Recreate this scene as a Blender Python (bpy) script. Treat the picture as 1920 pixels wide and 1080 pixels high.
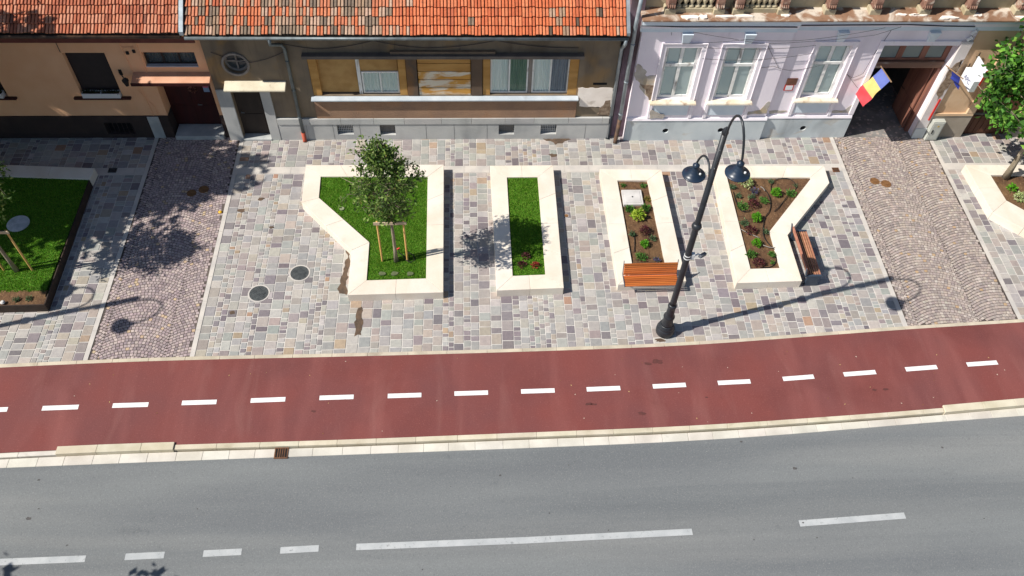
import bpy, bmesh, math, random
from mathutils import Vector, Matrix, noise
R_ = math.radians
random.seed(11)
for _o in list(bpy.data.objects): bpy.data.objects.remove(_o)
SC = bpy.context.scene
COL = SC.collection
# ------------------------------------------------------------------ camera (surveyed from the photograph)
FPX, PITCH, YAW, ROLL, CH = 1569.24, 0.9148918, 0.0744164, 0.0465079, 19.2
_r = Vector((math.cos(YAW), -math.sin(YAW), 0)); FW = Vector((math.sin(YAW)*math.cos(PITCH), math.cos(YAW)*math.cos(PITCH), -math.sin(PITCH)))
_u = _r.cross(FW)
RT = _r*math.cos(ROLL) + _u*math.sin(ROLL); UP = -_r*math.sin(ROLL) + _u*math.cos(ROLL)
CAM = Vector((0, 0, CH))
cd = bpy.data.cameras.new('camera'); cam = bpy.data.objects.new('camera', cd); COL.objects.link(cam)
cd.sensor_width = 36; cd.lens = 36*FPX/1920; cd.clip_end = 2000; cd.clip_start = 0.5
cam.matrix_world = Matrix.Translation(CAM) @ Matrix((RT, UP, -FW)).transposed().to_4x4()
SC.camera = cam
def ray(px, py): return FW + RT*((px-960)/FPX) - UP*((py-540)/FPX)
def at(px, py, z=0.0):
    """survey point: where the sight line meets the level z"""
    d = ray(px, py); return CAM + d*((z-CH)/d.z)
def wl(px, py, Y):
    """survey point on the vertical plane y = Y"""
    d = ray(px, py); return CAM + d*(Y/d.y)
def WX(px, py, Y): return wl(px, py, Y).x
def WZ(px, py, Y): return wl(px, py, Y).z
# ------------------------------------------------------------------ light
EL, AZ = 45.5, 14.4            # the sun's height and the direction its shadows run in (degrees from +x)
sd = Vector((math.cos(R_(EL))*math.cos(R_(AZ)), math.cos(R_(EL))*math.sin(R_(AZ)), -math.sin(R_(EL))))
sl = bpy.data.lights.new('sun', 'SUN'); sl.energy = 5.0; sl.angle = R_(0.5); sl.color = (1, .955, .88)
so = bpy.data.objects.new('sun', sl); COL.objects.link(so); so.rotation_euler = sd.to_track_quat('-Z', 'Y').to_euler(); so.location = (-20, -8, 30)
W = bpy.data.worlds.new('World'); SC.world = W; W.use_nodes = True
nt = W.node_tree; bg = nt.nodes['Background']; sk = nt.nodes.new('ShaderNodeTexSky'); sk.sky_type = 'NISHITA'; sk.sun_disc = False
sk.sun_elevation = R_(EL); sk.sun_rotation = math.atan2(-sd.x, -sd.y); sk.air_density = 1; sk.dust_density = .6
nt.links.new(sk.outputs[0], bg.inputs[0]); bg.inputs[1].default_value = .075
SC.view_settings.view_transform = 'Standard'; SC.view_settings.look = 'None'; SC.view_settings.exposure = 0.38; SC.view_settings.gamma = 1
# ------------------------------------------------------------------ materials
def lin(c): c /= 255; return c/12.92 if c <= .04045 else ((c+.055)/1.055)**2.4
def C(r, g, b, k=1.25): return (lin(r)/k, lin(g)/k, lin(b)/k)
def mixc(a, b, t): return tuple(x+(y-x)*t for x, y in zip(a, b))
MATS = {}
def M(name, base, var=None, scale=4, rough=.8, bump=0., bscale=40, stretch=(1, 1, 1), tint=False, fine=.12, fscale=60, stains=(), metallic=0., coat=0., lo=.35, hi=.65, spec=.4, trans=0.):
    if name in MATS: return MATS[name]
    m = bpy.data.materials.new(name); m.use_nodes = True; n = m.node_tree.nodes; L = m.node_tree.links.new
    b = n['Principled BSDF']; tc = n.new('ShaderNodeTexCoord')
    def noise_(sc, st=(1, 1, 1), det=4, dist=0.):
        mp = n.new('ShaderNodeMapping'); mp.inputs['Scale'].default_value = st; L(tc.outputs['Object'], mp.inputs[0])
        t = n.new('ShaderNodeTexNoise'); t.inputs['Scale'].default_value = sc; t.inputs['Detail'].default_value = det; t.inputs['Distortion'].default_value = dist
        L(mp.outputs[0], t.inputs['Vector']); return t.outputs[0]
    def rng(o, a, c, x=0., y=1.):
        r = n.new('ShaderNodeMapRange'); r.inputs[1].default_value = a; r.inputs[2].default_value = c; r.inputs[3].default_value = x; r.inputs[4].default_value = y; L(o, r.inputs[0]); return r.outputs[0]
    def mix(f, a, c, mode='MIX'):
        x = n.new('ShaderNodeMix'); x.data_type = 'RGBA'; x.blend_type = mode
        for s, v in ((x.inputs[0], f), (x.inputs[6], a), (x.inputs[7], c)):
            if hasattr(v, 'links'): L(v, s)
            elif isinstance(v, tuple): s.default_value = (*v, 1)
            else: s.default_value = v
        return x.outputs[2]
    col = mix(rng(noise_(scale, stretch), lo, hi), base, var) if var else None
    if tint:
        a = n.new('ShaderNodeAttribute'); a.attribute_name = 'Col'
        col = mix(1., a.outputs['Color'], col if col is not None else base, 'MULTIPLY') if (var or base != (1, 1, 1)) else a.outputs['Color']
    if col is None: col = mix(0., base, base)
    for (sc_, sscale, sstretch, a, c, amt) in stains:
        col = mix(rng(noise_(sscale, sstretch, 6, .6), a, c, 0, amt), col, sc_)
    if fine: 
        g = n.new('ShaderNodeCombineColor'); v = rng(noise_(fscale, stretch if max(stretch) > 2 else (1, 1, 1), 3), .25, .75, 1-fine, 1+fine)
        for i in range(3): L(v, g.inputs[i])
        col = mix(1., col, g.outputs[0], 'MULTIPLY')
    L(col, b.inputs['Base Color'])
    b.inputs['Roughness'].default_value = rough; b.inputs['Metallic'].default_value = metallic; b.inputs['Coat Weight'].default_value = coat; b.inputs['Specular IOR Level'].default_value = spec
    if bump:
        bp = n.new('ShaderNodeBump'); bp.inputs['Strength'].default_value = bump; bp.inputs['Distance'].default_value = .02; L(noise_(bscale, (1, 1, 1), 5), bp.inputs['Height']); L(bp.outputs[0], b.inputs['Normal'])
    if trans:
        t = n.new('ShaderNodeBsdfTranslucent'); L(col, t.inputs[0]); mx = n.new('ShaderNodeMixShader'); mx.inputs[0].default_value = trans
        L(b.outputs[0], mx.inputs[1]); L(t.outputs[0], mx.inputs[2]); L(mx.outputs[0], n['Material Output'].inputs[0])
    MATS[name] = m; return m
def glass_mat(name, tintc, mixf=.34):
    m = bpy.data.materials.new(name); m.use_nodes = True; n = m.node_tree.nodes; L = m.node_tree.links.new; df = n.new('ShaderNodeBsdfDiffuse'); df.inputs[0].default_value = (.62, .74, .72, 1)  # pale teal diffuse layer stands in for sky reflected in the panes
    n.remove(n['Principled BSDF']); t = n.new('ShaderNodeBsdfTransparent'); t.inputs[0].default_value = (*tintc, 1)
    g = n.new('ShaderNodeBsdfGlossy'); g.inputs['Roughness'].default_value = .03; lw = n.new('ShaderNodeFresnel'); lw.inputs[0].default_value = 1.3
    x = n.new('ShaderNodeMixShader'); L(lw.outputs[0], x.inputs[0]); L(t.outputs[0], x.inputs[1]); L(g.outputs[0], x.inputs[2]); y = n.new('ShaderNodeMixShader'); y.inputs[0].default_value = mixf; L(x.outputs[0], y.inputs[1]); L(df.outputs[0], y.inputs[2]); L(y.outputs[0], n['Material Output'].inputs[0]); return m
WHITE1 = (1, 1, 1)
slabs_m = M('stone_slabs', WHITE1, (.86, .86, .88), 9, .75, .25, 25, tint=True, fine=.1, fscale=50, stains=(((.50, .46, .40), .35, (1, 1, 1), .58, .8, .22),))
sett_m = M('porphyry_setts', WHITE1, (.84, .84, .86), 14, .75, .3, 50, tint=True, fine=.12)
mortar_m = M('pale_mortar', C(222, 217, 210), C(200, 194, 187), 3, .9, .1)
joint_m = M('sett_joint', C(104, 93, 86), C(76, 68, 64), 1.2, .95)
band_m = M('band_stone', C(216, 208, 198), C(196, 190, 184), 2.2, .75, .12, 25, fine=.06, stains=((C(150, 135, 115), 1.3, (1, 1, 1), .62, .8, .35),))
edge_m = M('edging_stone', C(215, 202, 180), C(190, 178, 158), 2.2, .8, .15, 25, tint=True, fine=.07, stains=((C(120, 105, 80), .9, (1, 1, 1), .6, .75, .5),))
kerb_m = M('kerb_stone', C(222, 212, 190), C(204, 193, 168), 2.0, .8, .15, 25, tint=True, fine=.07, stains=((C(120, 95, 60), 1.6, (1, 1, 1), .6, .78, .5),))
gutter_m = M('gutter_stone', C(226, 220, 208), C(206, 199, 187), 1.7, .8, .15, 25, tint=True, fine=.06, stains=((C(120, 110, 95), 2.2, (1, 1, 1), .62, .8, .4),))
asphalt_m = M('asphalt', C(132, 135, 135), C(117, 120, 122), .5, .88, .5, 120, stretch=(.2, 1.7, 1), fine=.1, fscale=38, lo=.34, hi=.66, stains=((C(150, 150, 147), .42, (.1, 1.5, 1), .46, .7, .75), (C(104, 108, 111), .5, (.07, 2.0, 1), .52, .72, .6), (C(84, 88, 90), 3.2, (1, 1, 1), .68, .84, .5), (C(98, 101, 103), 1.1, (.5, 1, 1), .64, .82, .45), (C(172, 172, 168), 34, (1, 1, 1), .55, .8, .6), (C(84, 87, 88), 27, (1, 1, 1), .57, .8, .5)))
lane_m = M('red_asphalt', C(131, 69, 64), C(121, 69, 67), .6, .88, .4, 110, fine=.12, fscale=40, stains=((C(152, 92, 86), .8, (1.2, .2, 1), .5, .76, .6), (C(158, 112, 104), 1.5, (1.2, .2, 1), .58, .82, .35), (C(104, 50, 46), .5, (1, 1, 1), .52, .75, .5), (C(84, 46, 44), 2.2, (1, .8, 1), .68, .85, .6), (C(184, 118, 108), 32, (1, 1, 1), .58, .8, .45), (C(96, 46, 44), 26, (1, 1, 1), .6, .8, .4)))
paint_m = M('white_road_paint', C(250, 250, 248), C(238, 238, 236), 6, .7, .1, 60, fine=.05, stains=((C(196, 150, 144), 11, (1, 1, 1), .63, .75, .5),))
wornpaint_m = M('worn_road_paint', C(196, 198, 198), C(180, 183, 184), 3, .8, .2, 80, fine=.08, stains=((C(135, 138, 138), 14, (1, 1, 1), .6, .72, .7),))
cap_m = M('cream_limestone', C(243, 234, 220), C(235, 223, 206), 1.4, .6, .06, 30, tint=True, fine=.035, fscale=20, stains=((C(224, 204, 178), 1.1, (1, .5, 1), .54, .75, .55), (C(196, 182, 162), 2.6, (1, 1, 1), .62, .82, .4)))
soil_m = M('soil', C(112, 82, 56), C(88, 62, 42), 2.5, .95, .9, 18, fine=.3, fscale=45, stains=((C(160, 130, 95), 22, (1, 1, 1), .58, .72, .75), (C(58, 42, 30), 6, (1, 1, 1), .56, .72, .6), (C(140, 110, 72), .9, (1, 1, 1), .5, .75, .6)))
turf_m = M('turf_base', C(84, 138, 24), C(62, 110, 18), 8, .95, .4, 60)
blade_m = M('grass_blade', WHITE1, tint=True, rough=.7, fine=0, trans=.3)
leaf_m = M('leaf', WHITE1, tint=True, rough=.58, fine=0, trans=.3, spec=.3)
bark_m = M('bark', C(168, 154, 132), C(128, 116, 98), 8, .9, .6, 30, stretch=(1, 1, .3))
stake_m = M('stake_wood', C(244, 196, 122), C(226, 172, 98), 6, .8, .2, 40, stretch=(1, 1, .2))
rail_m = M('pale_rail_wood', C(216, 196, 166), C(196, 172, 140), 6, .8, .2, 40, stretch=(.2, 1, 1))
corten_m = M('rusted_steel', C(64, 48, 38), C(48, 38, 32), 5, .75, .2)
lamp_m = M('lamp_iron', C(44, 48, 54), C(34, 38, 44), 6, .42, .12, 40, fine=.08, spec=.5)
lamphead_m = M('lamp_shade_enamel', C(36, 52, 72), C(30, 44, 62), 5, .35, 0, spec=.5)
lens_m = M('lamp_glass', C(220, 222, 216), rough=.3, fine=0)
plasticw_m = M('white_plastic', C(235, 236, 236), rough=.4, fine=.02)
black_m = M('black_rubber', C(30, 29, 28), rough=.7, fine=.05)
hose_m = M('grey_hose', C(176, 170, 162), C(150, 144, 138), 3, .6)
slat_m = M('bench_slat_orange', C(202, 116, 56), C(174, 94, 42), 7, .5, .15, 40, stretch=(.12, 1, 1), tint=True, fine=.12, coat=.15)
slatr_m = M('bench_slat_red', C(190, 136, 108), C(162, 110, 86), 7, .55, .15, 40, stretch=(1, .12, 1), tint=True, fine=.12)
steel_m = M('bench_steel', C(62, 76, 92), C(54, 66, 82), 5, .45, spec=.5)
zinc_m = M('zinc', C(120, 130, 134), C(98, 106, 110), 4, .45, .05, metallic=.35, stains=((C(70, 66, 60), 3, (1, 1, .3), .6, .8, .4),))
zincl_m = M('pale_zinc', C(178, 188, 194), C(150, 160, 166), 4, .45, .05, metallic=.35)
rust_m = M('rusty_pipe', C(112, 84, 64), C(70, 58, 50), 5, .7, .2)
terra_pipe_m = M('terracotta_pipe', C(196, 92, 66), rough=.7)
iron_m = M('cast_iron', C(92, 96, 96), C(66, 70, 72), 9, .6, .4, 45, fine=.25, fscale=40, metallic=.2)
ironrust_m = M('rusty_iron', C(146, 106, 66), C(116, 80, 48), 9, .75, .4, 45, fine=.2)
grate_m = M('drain_grate_iron', C(126, 84, 56), C(96, 66, 46), 8, .75, .2)
dark_m = M('dark_void', (.006, .006, .007), rough=.9, fine=0)
concrete_m = M('pale_concrete', C(222, 218, 214), C(202, 198, 194), 3, .8, .1, 40, fine=.06, stains=((C(160, 150, 138), 4, (1, 1, 1), .6, .8, .4),))
sand_m = M('wet_sand', C(112, 90, 72), C(84, 70, 58), 5, .9, .5, 40, fine=.2)
peach_m = M('peach_render', C(248, 194, 150, 1.1), C(242, 184, 140, 1.1), 1.5, .9, .3, 70, fine=.05, stains=((C(214, 164, 120), .8, (1, 1, .4), .56, .78, .4),))
peachplinth_m = M('brown_plinth', C(66, 52, 48), C(54, 44, 42), 1.5, .85, .2, 50, stains=((C(84, 72, 66), 1.4, (1, 1, .4), .58, .78, .4),))
maroon_m = M('maroon_wood', C(70, 24, 22), C(54, 18, 18), 5, .55, .1, 40, stretch=(1, 1, .2))
fascia_m = M('maroon_fascia', C(122, 66, 56), C(104, 54, 46), 3, .7)
darkshut_m = M('dark_shutter', C(52, 40, 40), C(42, 33, 34), 6, .6)
stonestep_m = M('grey_step', C(196, 198, 196), C(172, 176, 176), 3, .75, .1)
greywall_m = M('weathered_grey_render', C(150, 133, 111), C(124, 112, 97), 1.1, .92, .4, 60, fine=.07, stains=((C(86, 74, 62), 1.3, (1, 1, .28), .5, .72, .6), (C(172, 134, 80), .9, (1, 1, .7), .56, .72, .6), (C(70, 64, 58), 4.5, (1.6, 1, .12), .6, .78, .45)))
apron_m = M('brown_render', C(170, 136, 110), C(152, 122, 102), 1.2, .95, .9, 35, fine=.12, stains=((C(176, 128, 92), .8, (1, 1, 1), .52, .7, .6),))
plinthg_m = M('grey_plinth', C(208, 207, 203), C(186, 187, 185), 1.0, .85, .15, 40, tint=True, fine=.05, stains=((C(128, 130, 130), 1.2, (1, 1, .35), .55, .78, .5),))
ochre_m = M('ochre_boards', C(208, 160, 92), C(188, 138, 72), 3, .8, .1, 40, stretch=(.3, 1, 1.5), fine=.06, stains=((C(120, 84, 42), 2, (.6, 1, 1), .58, .78, .5),))
ochrepeel_m = M('peeling_ochre_boards', C(226, 170, 84), C(208, 148, 66), 3, .8, .1, 40, stretch=(.3, 1, 1.5), fine=.06, stains=((C(238, 228, 208), 2.4, (.55, 1, 1.6), .44, .56, .95),))
shutter_m = M('tan_shutter', C(216, 172, 108), C(196, 150, 88), 3, .75, .05, 40, fine=.06)
pillar_m = M('dark_pillar_render', C(112, 92, 76), C(96, 82, 70), 2, .9, .2, stains=((C(150, 104, 56), 1.4, (1, 1, .5), .52, .7, .7),))
hood_m = M('dark_hood', C(128, 118, 110), C(106, 99, 94), 2, .85, .1)
sill_m = M('pale_blue_sill', C(208, 216, 222), C(188, 198, 206), 2, .7, .05, stains=((C(140, 136, 130), 3, (1, 1, 1), .64, .8, .5),))
whitewood_m = M('white_window_wood', C(244, 244, 240, 1.1), C(230, 230, 225, 1.1), 4, .7, .1, 40, fine=.06, stains=((C(132, 120, 106), 5, (1, 1, .4), .6, .72, .7),))
greywood_m = M('grey_window_wood', C(158, 150, 142), C(130, 122, 116), 5, .8, .15, 40, stretch=(1, 1, .2))
curtain_m = M('pale_curtain', C(252, 253, 250, 1.), C(238, 244, 240, 1.), 7, .9, 0, stretch=(2.2, 1, .06), fine=.05)
curtaind_m = M('slate_curtain', C(170, 176, 192), C(120, 126, 146), 9, .9, 0, stretch=(2.2, 1, .06), fine=.05)
curtaing_m = M('green_curtain', C(140, 172, 146), C(96, 132, 108), 9, .9, 0, stretch=(2.2, 1, .06), fine=.05)
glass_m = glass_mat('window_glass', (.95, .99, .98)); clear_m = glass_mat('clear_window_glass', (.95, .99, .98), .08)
pink_m = M('lilac_render', C(243, 235, 241, 1.05), C(238, 228, 236, 1.05), 1.0, .9, .12, 50, fine=.03, stains=((C(222, 212, 220), 1.1, (1, 1, .3), .56, .8, .5), (C(160, 148, 150), 3.2, (1.4, 1, .14), .66, .82, .35)))
pinktrim_m = M('lilac_trim', C(245, 238, 242, 1.05), C(238, 230, 237, 1.05), 2.0, .85, .1, 50, fine=.04, stains=((C(190, 178, 176), 2.2, (1, 1, .5), .6, .8, .5),))
bluegrey_m = M('blue_grey_render', C(226, 236, 244, 1.1), C(214, 226, 236, 1.1), 2, .85, .1, fine=.03)
pinkplinth_m = M('pink_house_plinth', C(214, 220, 220, 1.1), C(194, 202, 204, 1.1), .9, .85, .12, 40, fine=.04, stains=((C(132, 138, 142), 1.1, (1, 1, .5), .55, .78, .6), (C(196, 172, 138), 1.5, (1, 1, 1.2), .62, .78, .6)))
bare_m = M('bare_plaster', C(206, 198, 188), C(184, 175, 165), 3, .95, .6, 25, fine=.12, stains=((C(206, 184, 146), 2.2, (1, 1, 1), .5, .66, .7),))
palepl_m = M('pale_plaster_patch', C(250, 240, 230, 1.05), C(238, 226, 214, 1.05), 2, .95, .3, 40, fine=.05, stains=((C(168, 150, 128), 2.2, (1, 1, 1), .58, .74, .6),))
brickp_m = M('exposed_masonry', C(170, 150, 128), C(120, 98, 80), 7, .95, .9, 22, fine=.2)
cornice_m = M('cornice_top', C(164, 128, 102), C(138, 102, 78), 2, .9, .3, 30, fine=.1, stains=((C(224, 212, 196), 2.4, (1, 1, 1), .47, .6, .9), (C(96, 74, 58), 3, (1, 1, 1), .6, .74, .6)))
attic_m = M('weathered_stucco', C(206, 192, 160), C(176, 164, 138), 1.2, .92, .3, 40, fine=.06, stains=((C(150, 132, 92), .9, (1, 1, .4), .52, .72, .6), (C(110, 104, 96), 2.4, (1, 1, .3), .6, .78, .6)))
console_m = M('terracotta_console', C(164, 128, 110), C(128, 92, 78), 5, .9, .3, 40, fine=.1, stains=((C(222, 208, 190), 4, (1, 1, 1), .55, .68, .8),))
gatewood_m = M('gate_timber', C(160, 110, 92), C(130, 86, 72), 3, .65, .1, 40, stretch=(1, 1, .2), fine=.08)
beam_m = M('gate_beam_timber', C(150, 116, 96), C(120, 92, 78), 3, .8, .2, 40, stretch=(.2, 1, 1), stains=((C(206, 196, 182), 4, (.4, 1, 1), .58, .7, .7),))
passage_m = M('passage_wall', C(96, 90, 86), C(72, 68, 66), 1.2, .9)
ochrew_m = M('ochre_wall', C(236, 204, 168), C(222, 184, 146), 1.0, .92, .3, 45, fine=.06, stains=((C(168, 128, 92), .9, (1, 1, .5), .54, .74, .6), (C(230, 212, 190), 2.2, (1, 1, 1), .62, .74, .6)))
beigepl_m = M('beige_plinth', C(190, 178, 162), C(166, 154, 138), 1.2, .92, .3, 40, fine=.06, stains=((C(130, 120, 108), 1.4, (1, 1, .5), .55, .75, .5),))
browndoor_m = M('brown_boards', C(112, 72, 50), C(88, 54, 38), 4, .75, .2, 40, stretch=(1, 1, .2))
whitepl_m = M('whitewash', C(240, 234, 232), C(226, 216, 212), 1.5, .9, .3, 40, fine=.04, stains=((C(196, 160, 130), 1.6, (1, 1, .6), .56, .66, .9),))
red_m = M('red_paint', C(214, 50, 40), rough=.6, fine=.04)
cab_m = M('cabinet_paint', C(206, 208, 198), C(190, 192, 184), 3, .55, fine=.04)
cream_m = M('cream_canopy', C(236, 226, 200), C(216, 204, 178), 2, .8, .1, stains=((C(160, 146, 122), 3, (1, 1, 1), .62, .78, .5),))
salmon_m = M('salmon_canopy', C(232, 178, 146), C(216, 160, 128), 2, .85, .1, stains=((C(190, 140, 112), 2, (1, 1, 1), .6, .78, .5),))
tile_m = M('clay_tile', WHITE1, (.82, .80, .78), 14, .85, .3, 60, tint=True, fine=.1, stains=((C(86, 76, 66), 9, (1, 1, 1), .64, .78, .6),))
underroof_m = M('roof_underlay', C(46, 36, 30), rough=.95)
cable_m = M('black_cable', C(70, 66, 70), rough=.6, fine=0)
flagb = M('flag_blue', C(122, 138, 214), C(110, 126, 204), 4, .7, fine=.03, trans=.25)
flagy = M('flag_yellow', C(246, 222, 140), C(238, 212, 128), 4, .7, fine=.03, trans=.25)
flagr = M('flag_red', C(236, 88, 96), C(226, 78, 86), 4, .7, fine=.03, trans=.25)
eub = M('deep_blue_cloth', C(60, 76, 170), C(48, 60, 150), 4, .6, fine=.03, trans=.2)
signw_m = M('sign_white', C(244, 246, 250), rough=.35, fine=.01)
ink_m = M('sign_ink', C(70, 80, 140), rough=.5, fine=0)
ground_m = M('earth', C(120, 110, 96), C(100, 92, 80), .3, .95)
# ------------------------------------------------------------------ mesh helpers
ORI = {}
class MB:
    def __init__(s): s.v = []; s.f = []; s.c = []; s.mi = []; s.cur = 0
    def face(s, pts, col=(1, 1, 1)):
        i = len(s.v); s.v += [tuple(p) for p in pts]; s.f.append(tuple(range(i, i+len(pts)))); s.c.append(col); s.mi.append(s.cur)
    def faces(s, pts, idx, col=(1, 1, 1)):
        i = len(s.v); s.v += [tuple(p) for p in pts]
        for t in idx: s.f.append(tuple(i+k for k in t)); s.c.append(col); s.mi.append(s.cur)
    def hexa(s, p, col=(1, 1, 1)):   # 4 bottom + 4 top, counter-clockwise
        s.faces(p, [(3, 2, 1, 0), (4, 5, 6, 7), (0, 1, 5, 4), (1, 2, 6, 5), (2, 3, 7, 6), (3, 0, 4, 7)], col)
    def box(s, x0, x1, y0, y1, z0, z1, col=(1, 1, 1)):
        s.hexa([(x0, y0, z0), (x1, y0, z0), (x1, y1, z0), (x0, y1, z0), (x0, y0, z1), (x1, y0, z1), (x1, y1, z1), (x0, y1, z1)], col)
    def bar(s, a, b, w, h, up=(0, 0, 1), col=(1, 1, 1)):   # a beam from a to b, w wide and h high
        a = Vector(a); b = Vector(b); d = (b-a).normalized(); u = Vector(up); sx = d.cross(u).normalized()*w/2; uz = sx.cross(d).normalized()*h/2
        s.hexa([a-sx-uz, a+sx-uz, b+sx-uz, b-sx-uz, a-sx+uz, a+sx+uz, b+sx+uz, b-sx+uz], col)
    def prism(s, poly, z0, z1, col=(1, 1, 1), bottom=True):
        n = len(poly); pts = [(x, y, z0) for x, y in poly]+[(x, y, z1) for x, y in poly]
        idx = [tuple(range(n, 2*n))]+[(i, (i+1) % n, n+(i+1) % n, n+i) for i in range(n)]
        if bottom: idx.append(tuple(reversed(range(n))))
        s.faces(pts, idx, col)
    def plate(s, poly, Y, t, col=(1, 1, 1)):   # outline in x,z lying on the plane y=Y, t thick towards -y
        n = len(poly); pts = [(x, Y-t, z) for x, z in poly]+[(x, Y, z) for x, z in poly]
        s.faces(pts, [tuple(range(n))]+[(i, n+i, n+(i+1) % n, (i+1) % n) for i in range(n)], col)
    def tube(s, pts, r, n=8, col=(1, 1, 1), caps=True):
        pts = [Vector(p) for p in pts]; m = len(pts); rr = r if isinstance(r, (list, tuple)) else [r]*m
        ring = []; prev = None
        for i, p in enumerate(pts):
            d = (pts[min(i+1, m-1)]-pts[max(i-1, 0)]).normalized()
            if prev is None: a = d.orthogonal().normalized()
            else: a = (prev-d*prev.dot(d)).normalized()
            prev = a; b = d.cross(a)
            ring += [p+(a*math.cos(k*2*math.pi/n)+b*math.sin(k*2*math.pi/n))*rr[i] for k in range(n)]
        idx = [(i*n+k, i*n+(k+1) % n, (i+1)*n+(k+1) % n, (i+1)*n+k) for i in range(m-1) for k in range(n)]
        if caps: idx += [tuple(reversed(range(n))), tuple(range((m-1)*n, m*n))]
        s.faces(ring, idx, col)
    def ring(s, r0, r1, z0, z1, c, n=28, tilt=None, col=(1, 1, 1)):
        s.lathe([(r0, z0), (r1, z0), (r1, z1), (r0, z1), (r0, z0)], c, n, col, tilt, False)
    def lathe(s, prof, c, n=24, col=(1, 1, 1), tilt=None, caps=True):
        c = Vector(c); pts = []
        for r, z in prof:
            for k in range(n):
                p = Vector((r*math.cos(k*2*math.pi/n), r*math.sin(k*2*math.pi/n), z))
                if tilt: p = tilt @ p
                pts.append(c+p)
        m = len(prof); idx = [(i*n+k, i*n+(k+1) % n, (i+1)*n+(k+1) % n, (i+1)*n+k) for i in range(m-1) for k in range(n)]
        if caps and prof[0][0] > 0: idx.append(tuple(reversed(range(n))))
        if caps and prof[-1][0] > 0: idx.append(tuple(range((m-1)*n, m*n)))
        s.faces(pts, idx, col)
    def build(s, name, mat, parent=None, loc=None, smooth=False, bevel=0.):
        o_ = Vector(ORI[parent.name]) if parent is not None else Vector(loc if loc is not None else (0, 0, 0))
        me = bpy.data.meshes.new(name); me.from_pydata([tuple(Vector(p)-o_) for p in s.v], [], s.f)
        for m_ in (mat if isinstance(mat, (list, tuple)) else [mat]): me.materials.append(m_)
        if any(s.mi): me.polygons.foreach_set('material_index', s.mi)
        at_ = me.attributes.new('Col', 'FLOAT_COLOR', 'CORNER'); buf = []
        for f, c in zip(s.f, s.c): buf += [c[0], c[1], c[2], 1.]*len(f)
        at_.data.foreach_set('color', buf)
        if smooth: me.polygons.foreach_set('use_smooth', [True]*len(me.polygons))
        me.update(); o = bpy.data.objects.new(name, me); COL.objects.link(o); ORI[o.name] = tuple(o_)
        if parent is not None: o.parent = parent
        else: o.location = o_
        if bevel:
            b = o.modifiers.new('bevel', 'BEVEL'); b.width = bevel; b.segments = 2; b.limit_method = 'ANGLE'
        return o
def tag(o, label=None, cat=None, group=None, kind=None):
    if label: o['label'] = label
    if cat: o['category'] = cat
    if group: o['group'] = group
    if kind: o['kind'] = kind
    return o
def thing(name, loc, label, cat, group=None):
    o = bpy.data.objects.new(name, None); COL.objects.link(o); o.location = loc; o.empty_display_size = .2; ORI[o.name] = tuple(loc)
    return tag(o, label, cat, group)
def copy_tree(o, parent=None):
    c = o.copy(); COL.objects.link(c); ORI[c.name] = ORI[o.name]
    if parent is not None: c.parent = parent
    for ch in list(o.children): copy_tree(ch, c)
    return c
def rnd(a, b): return random.uniform(a, b)
def jit(c, v=.1):
    k = 1+rnd(-v, v); return tuple(max(0, x*k*(1+rnd(-v*.3, v*.3))) for x in c)
def blob(cx, cz, rx, rz, n=26, rough=.3, seed=0):
    out = []
    for k in range(n):
        a = k*2*math.pi/n; w = 1+rough*(noise.noise((math.cos(a)*1.7+seed, math.sin(a)*1.7, seed*.7))*1.2+noise.noise((math.cos(a)*5+seed, math.sin(a)*5, 3.))*.6)
        out.append((cx+rx*w*math.cos(a), cz+rz*w*math.sin(a)))
    return out
def rough_outline(pts, step=.12, amp=.035, seed=0):
    out = []
    for i, a in enumerate(pts):
        b = pts[(i+1) % len(pts)]; d = math.hypot(b[0]-a[0], b[1]-a[1]); n = max(1, int(d/step)); nx, nz = -(b[1]-a[1])/d, (b[0]-a[0])/d
        for k in range(n):
            t = k/n; x = a[0]+(b[0]-a[0])*t; z = a[1]+(b[1]-a[1])*t; w = amp*2*noise.noise((x*6+seed, z*6, seed*1.3))
            out.append((x+nx*w, z+nz*w))
    return out
# ------------------------------------------------------------------ curves of the street
def curve(px, z):
    P = sorted([tuple(at(x, y, z)[:2]) for x, y in px])
    def f(x):
        if x <= P[0][0]:
            a, b = P[0], P[2]; return a[1]+(b[1]-a[1])/(b[0]-a[0])*(x-a[0])
        if x >= P[-1][0]:
            a, b = P[-3], P[-1]; return b[1]+(b[1]-a[1])/(b[0]-a[0])*(x-b[0])
        for a, b in zip(P, P[1:]):
            if x <= b[0]: return a[1]+(b[1]-a[1])*(x-a[0])/(b[0]-a[0])
    def g(x): return sum(f(x+k*.55) for k in range(-3, 4))/7
    return g
ZR, ZG = -.09, -.075
cA = curve([(0, 689.7), (171, 680.7), (358, 674.6), (640, 669), (990, 659.5), (1280, 649), (1460, 635.6), (1706, 616.8), (1920, 604.3)], 0)
cB = curve([(0, 848.6), (106, 841.6), (326, 834), (640, 825), (990, 811), (1280, 800), (1521, 784), (1769, 765.6), (1920, 751)], 0)
cG = curve([(0, 877.9), (326, 864.8), (640, 853.4), (990, 840.4), (1280, 828.4), (1521, 811.8), (1706, 795), (1920, 780)], ZR)
def cK(x): return cB(x)-.13
XL, XR = -26., 28.
def strip(name, fa, fb, z, mat, step=.5, **kw):
    mb = MB(); n = int((XR-XL)/step)
    for i in range(n):
        x0, x1 = XL+i*step, XL+(i+1)*step
        mb.face([(x0, fa(x0), z), (x1, fa(x1), z), (x1, fb(x1), z), (x0, fb(x0), z)])
    return tag(mb.build(name, mat), kind='structure')
g = MB(); g.face([(-500, -500, -.16), (500, -500, -.16), (500, 500, -.16), (-500, 500, -.16)]); tag(g.build('ground', ground_m), kind='structure')
strip('road', lambda x: -3.0, lambda x: cG(x)+.02, ZR, asphalt_m)
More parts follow.
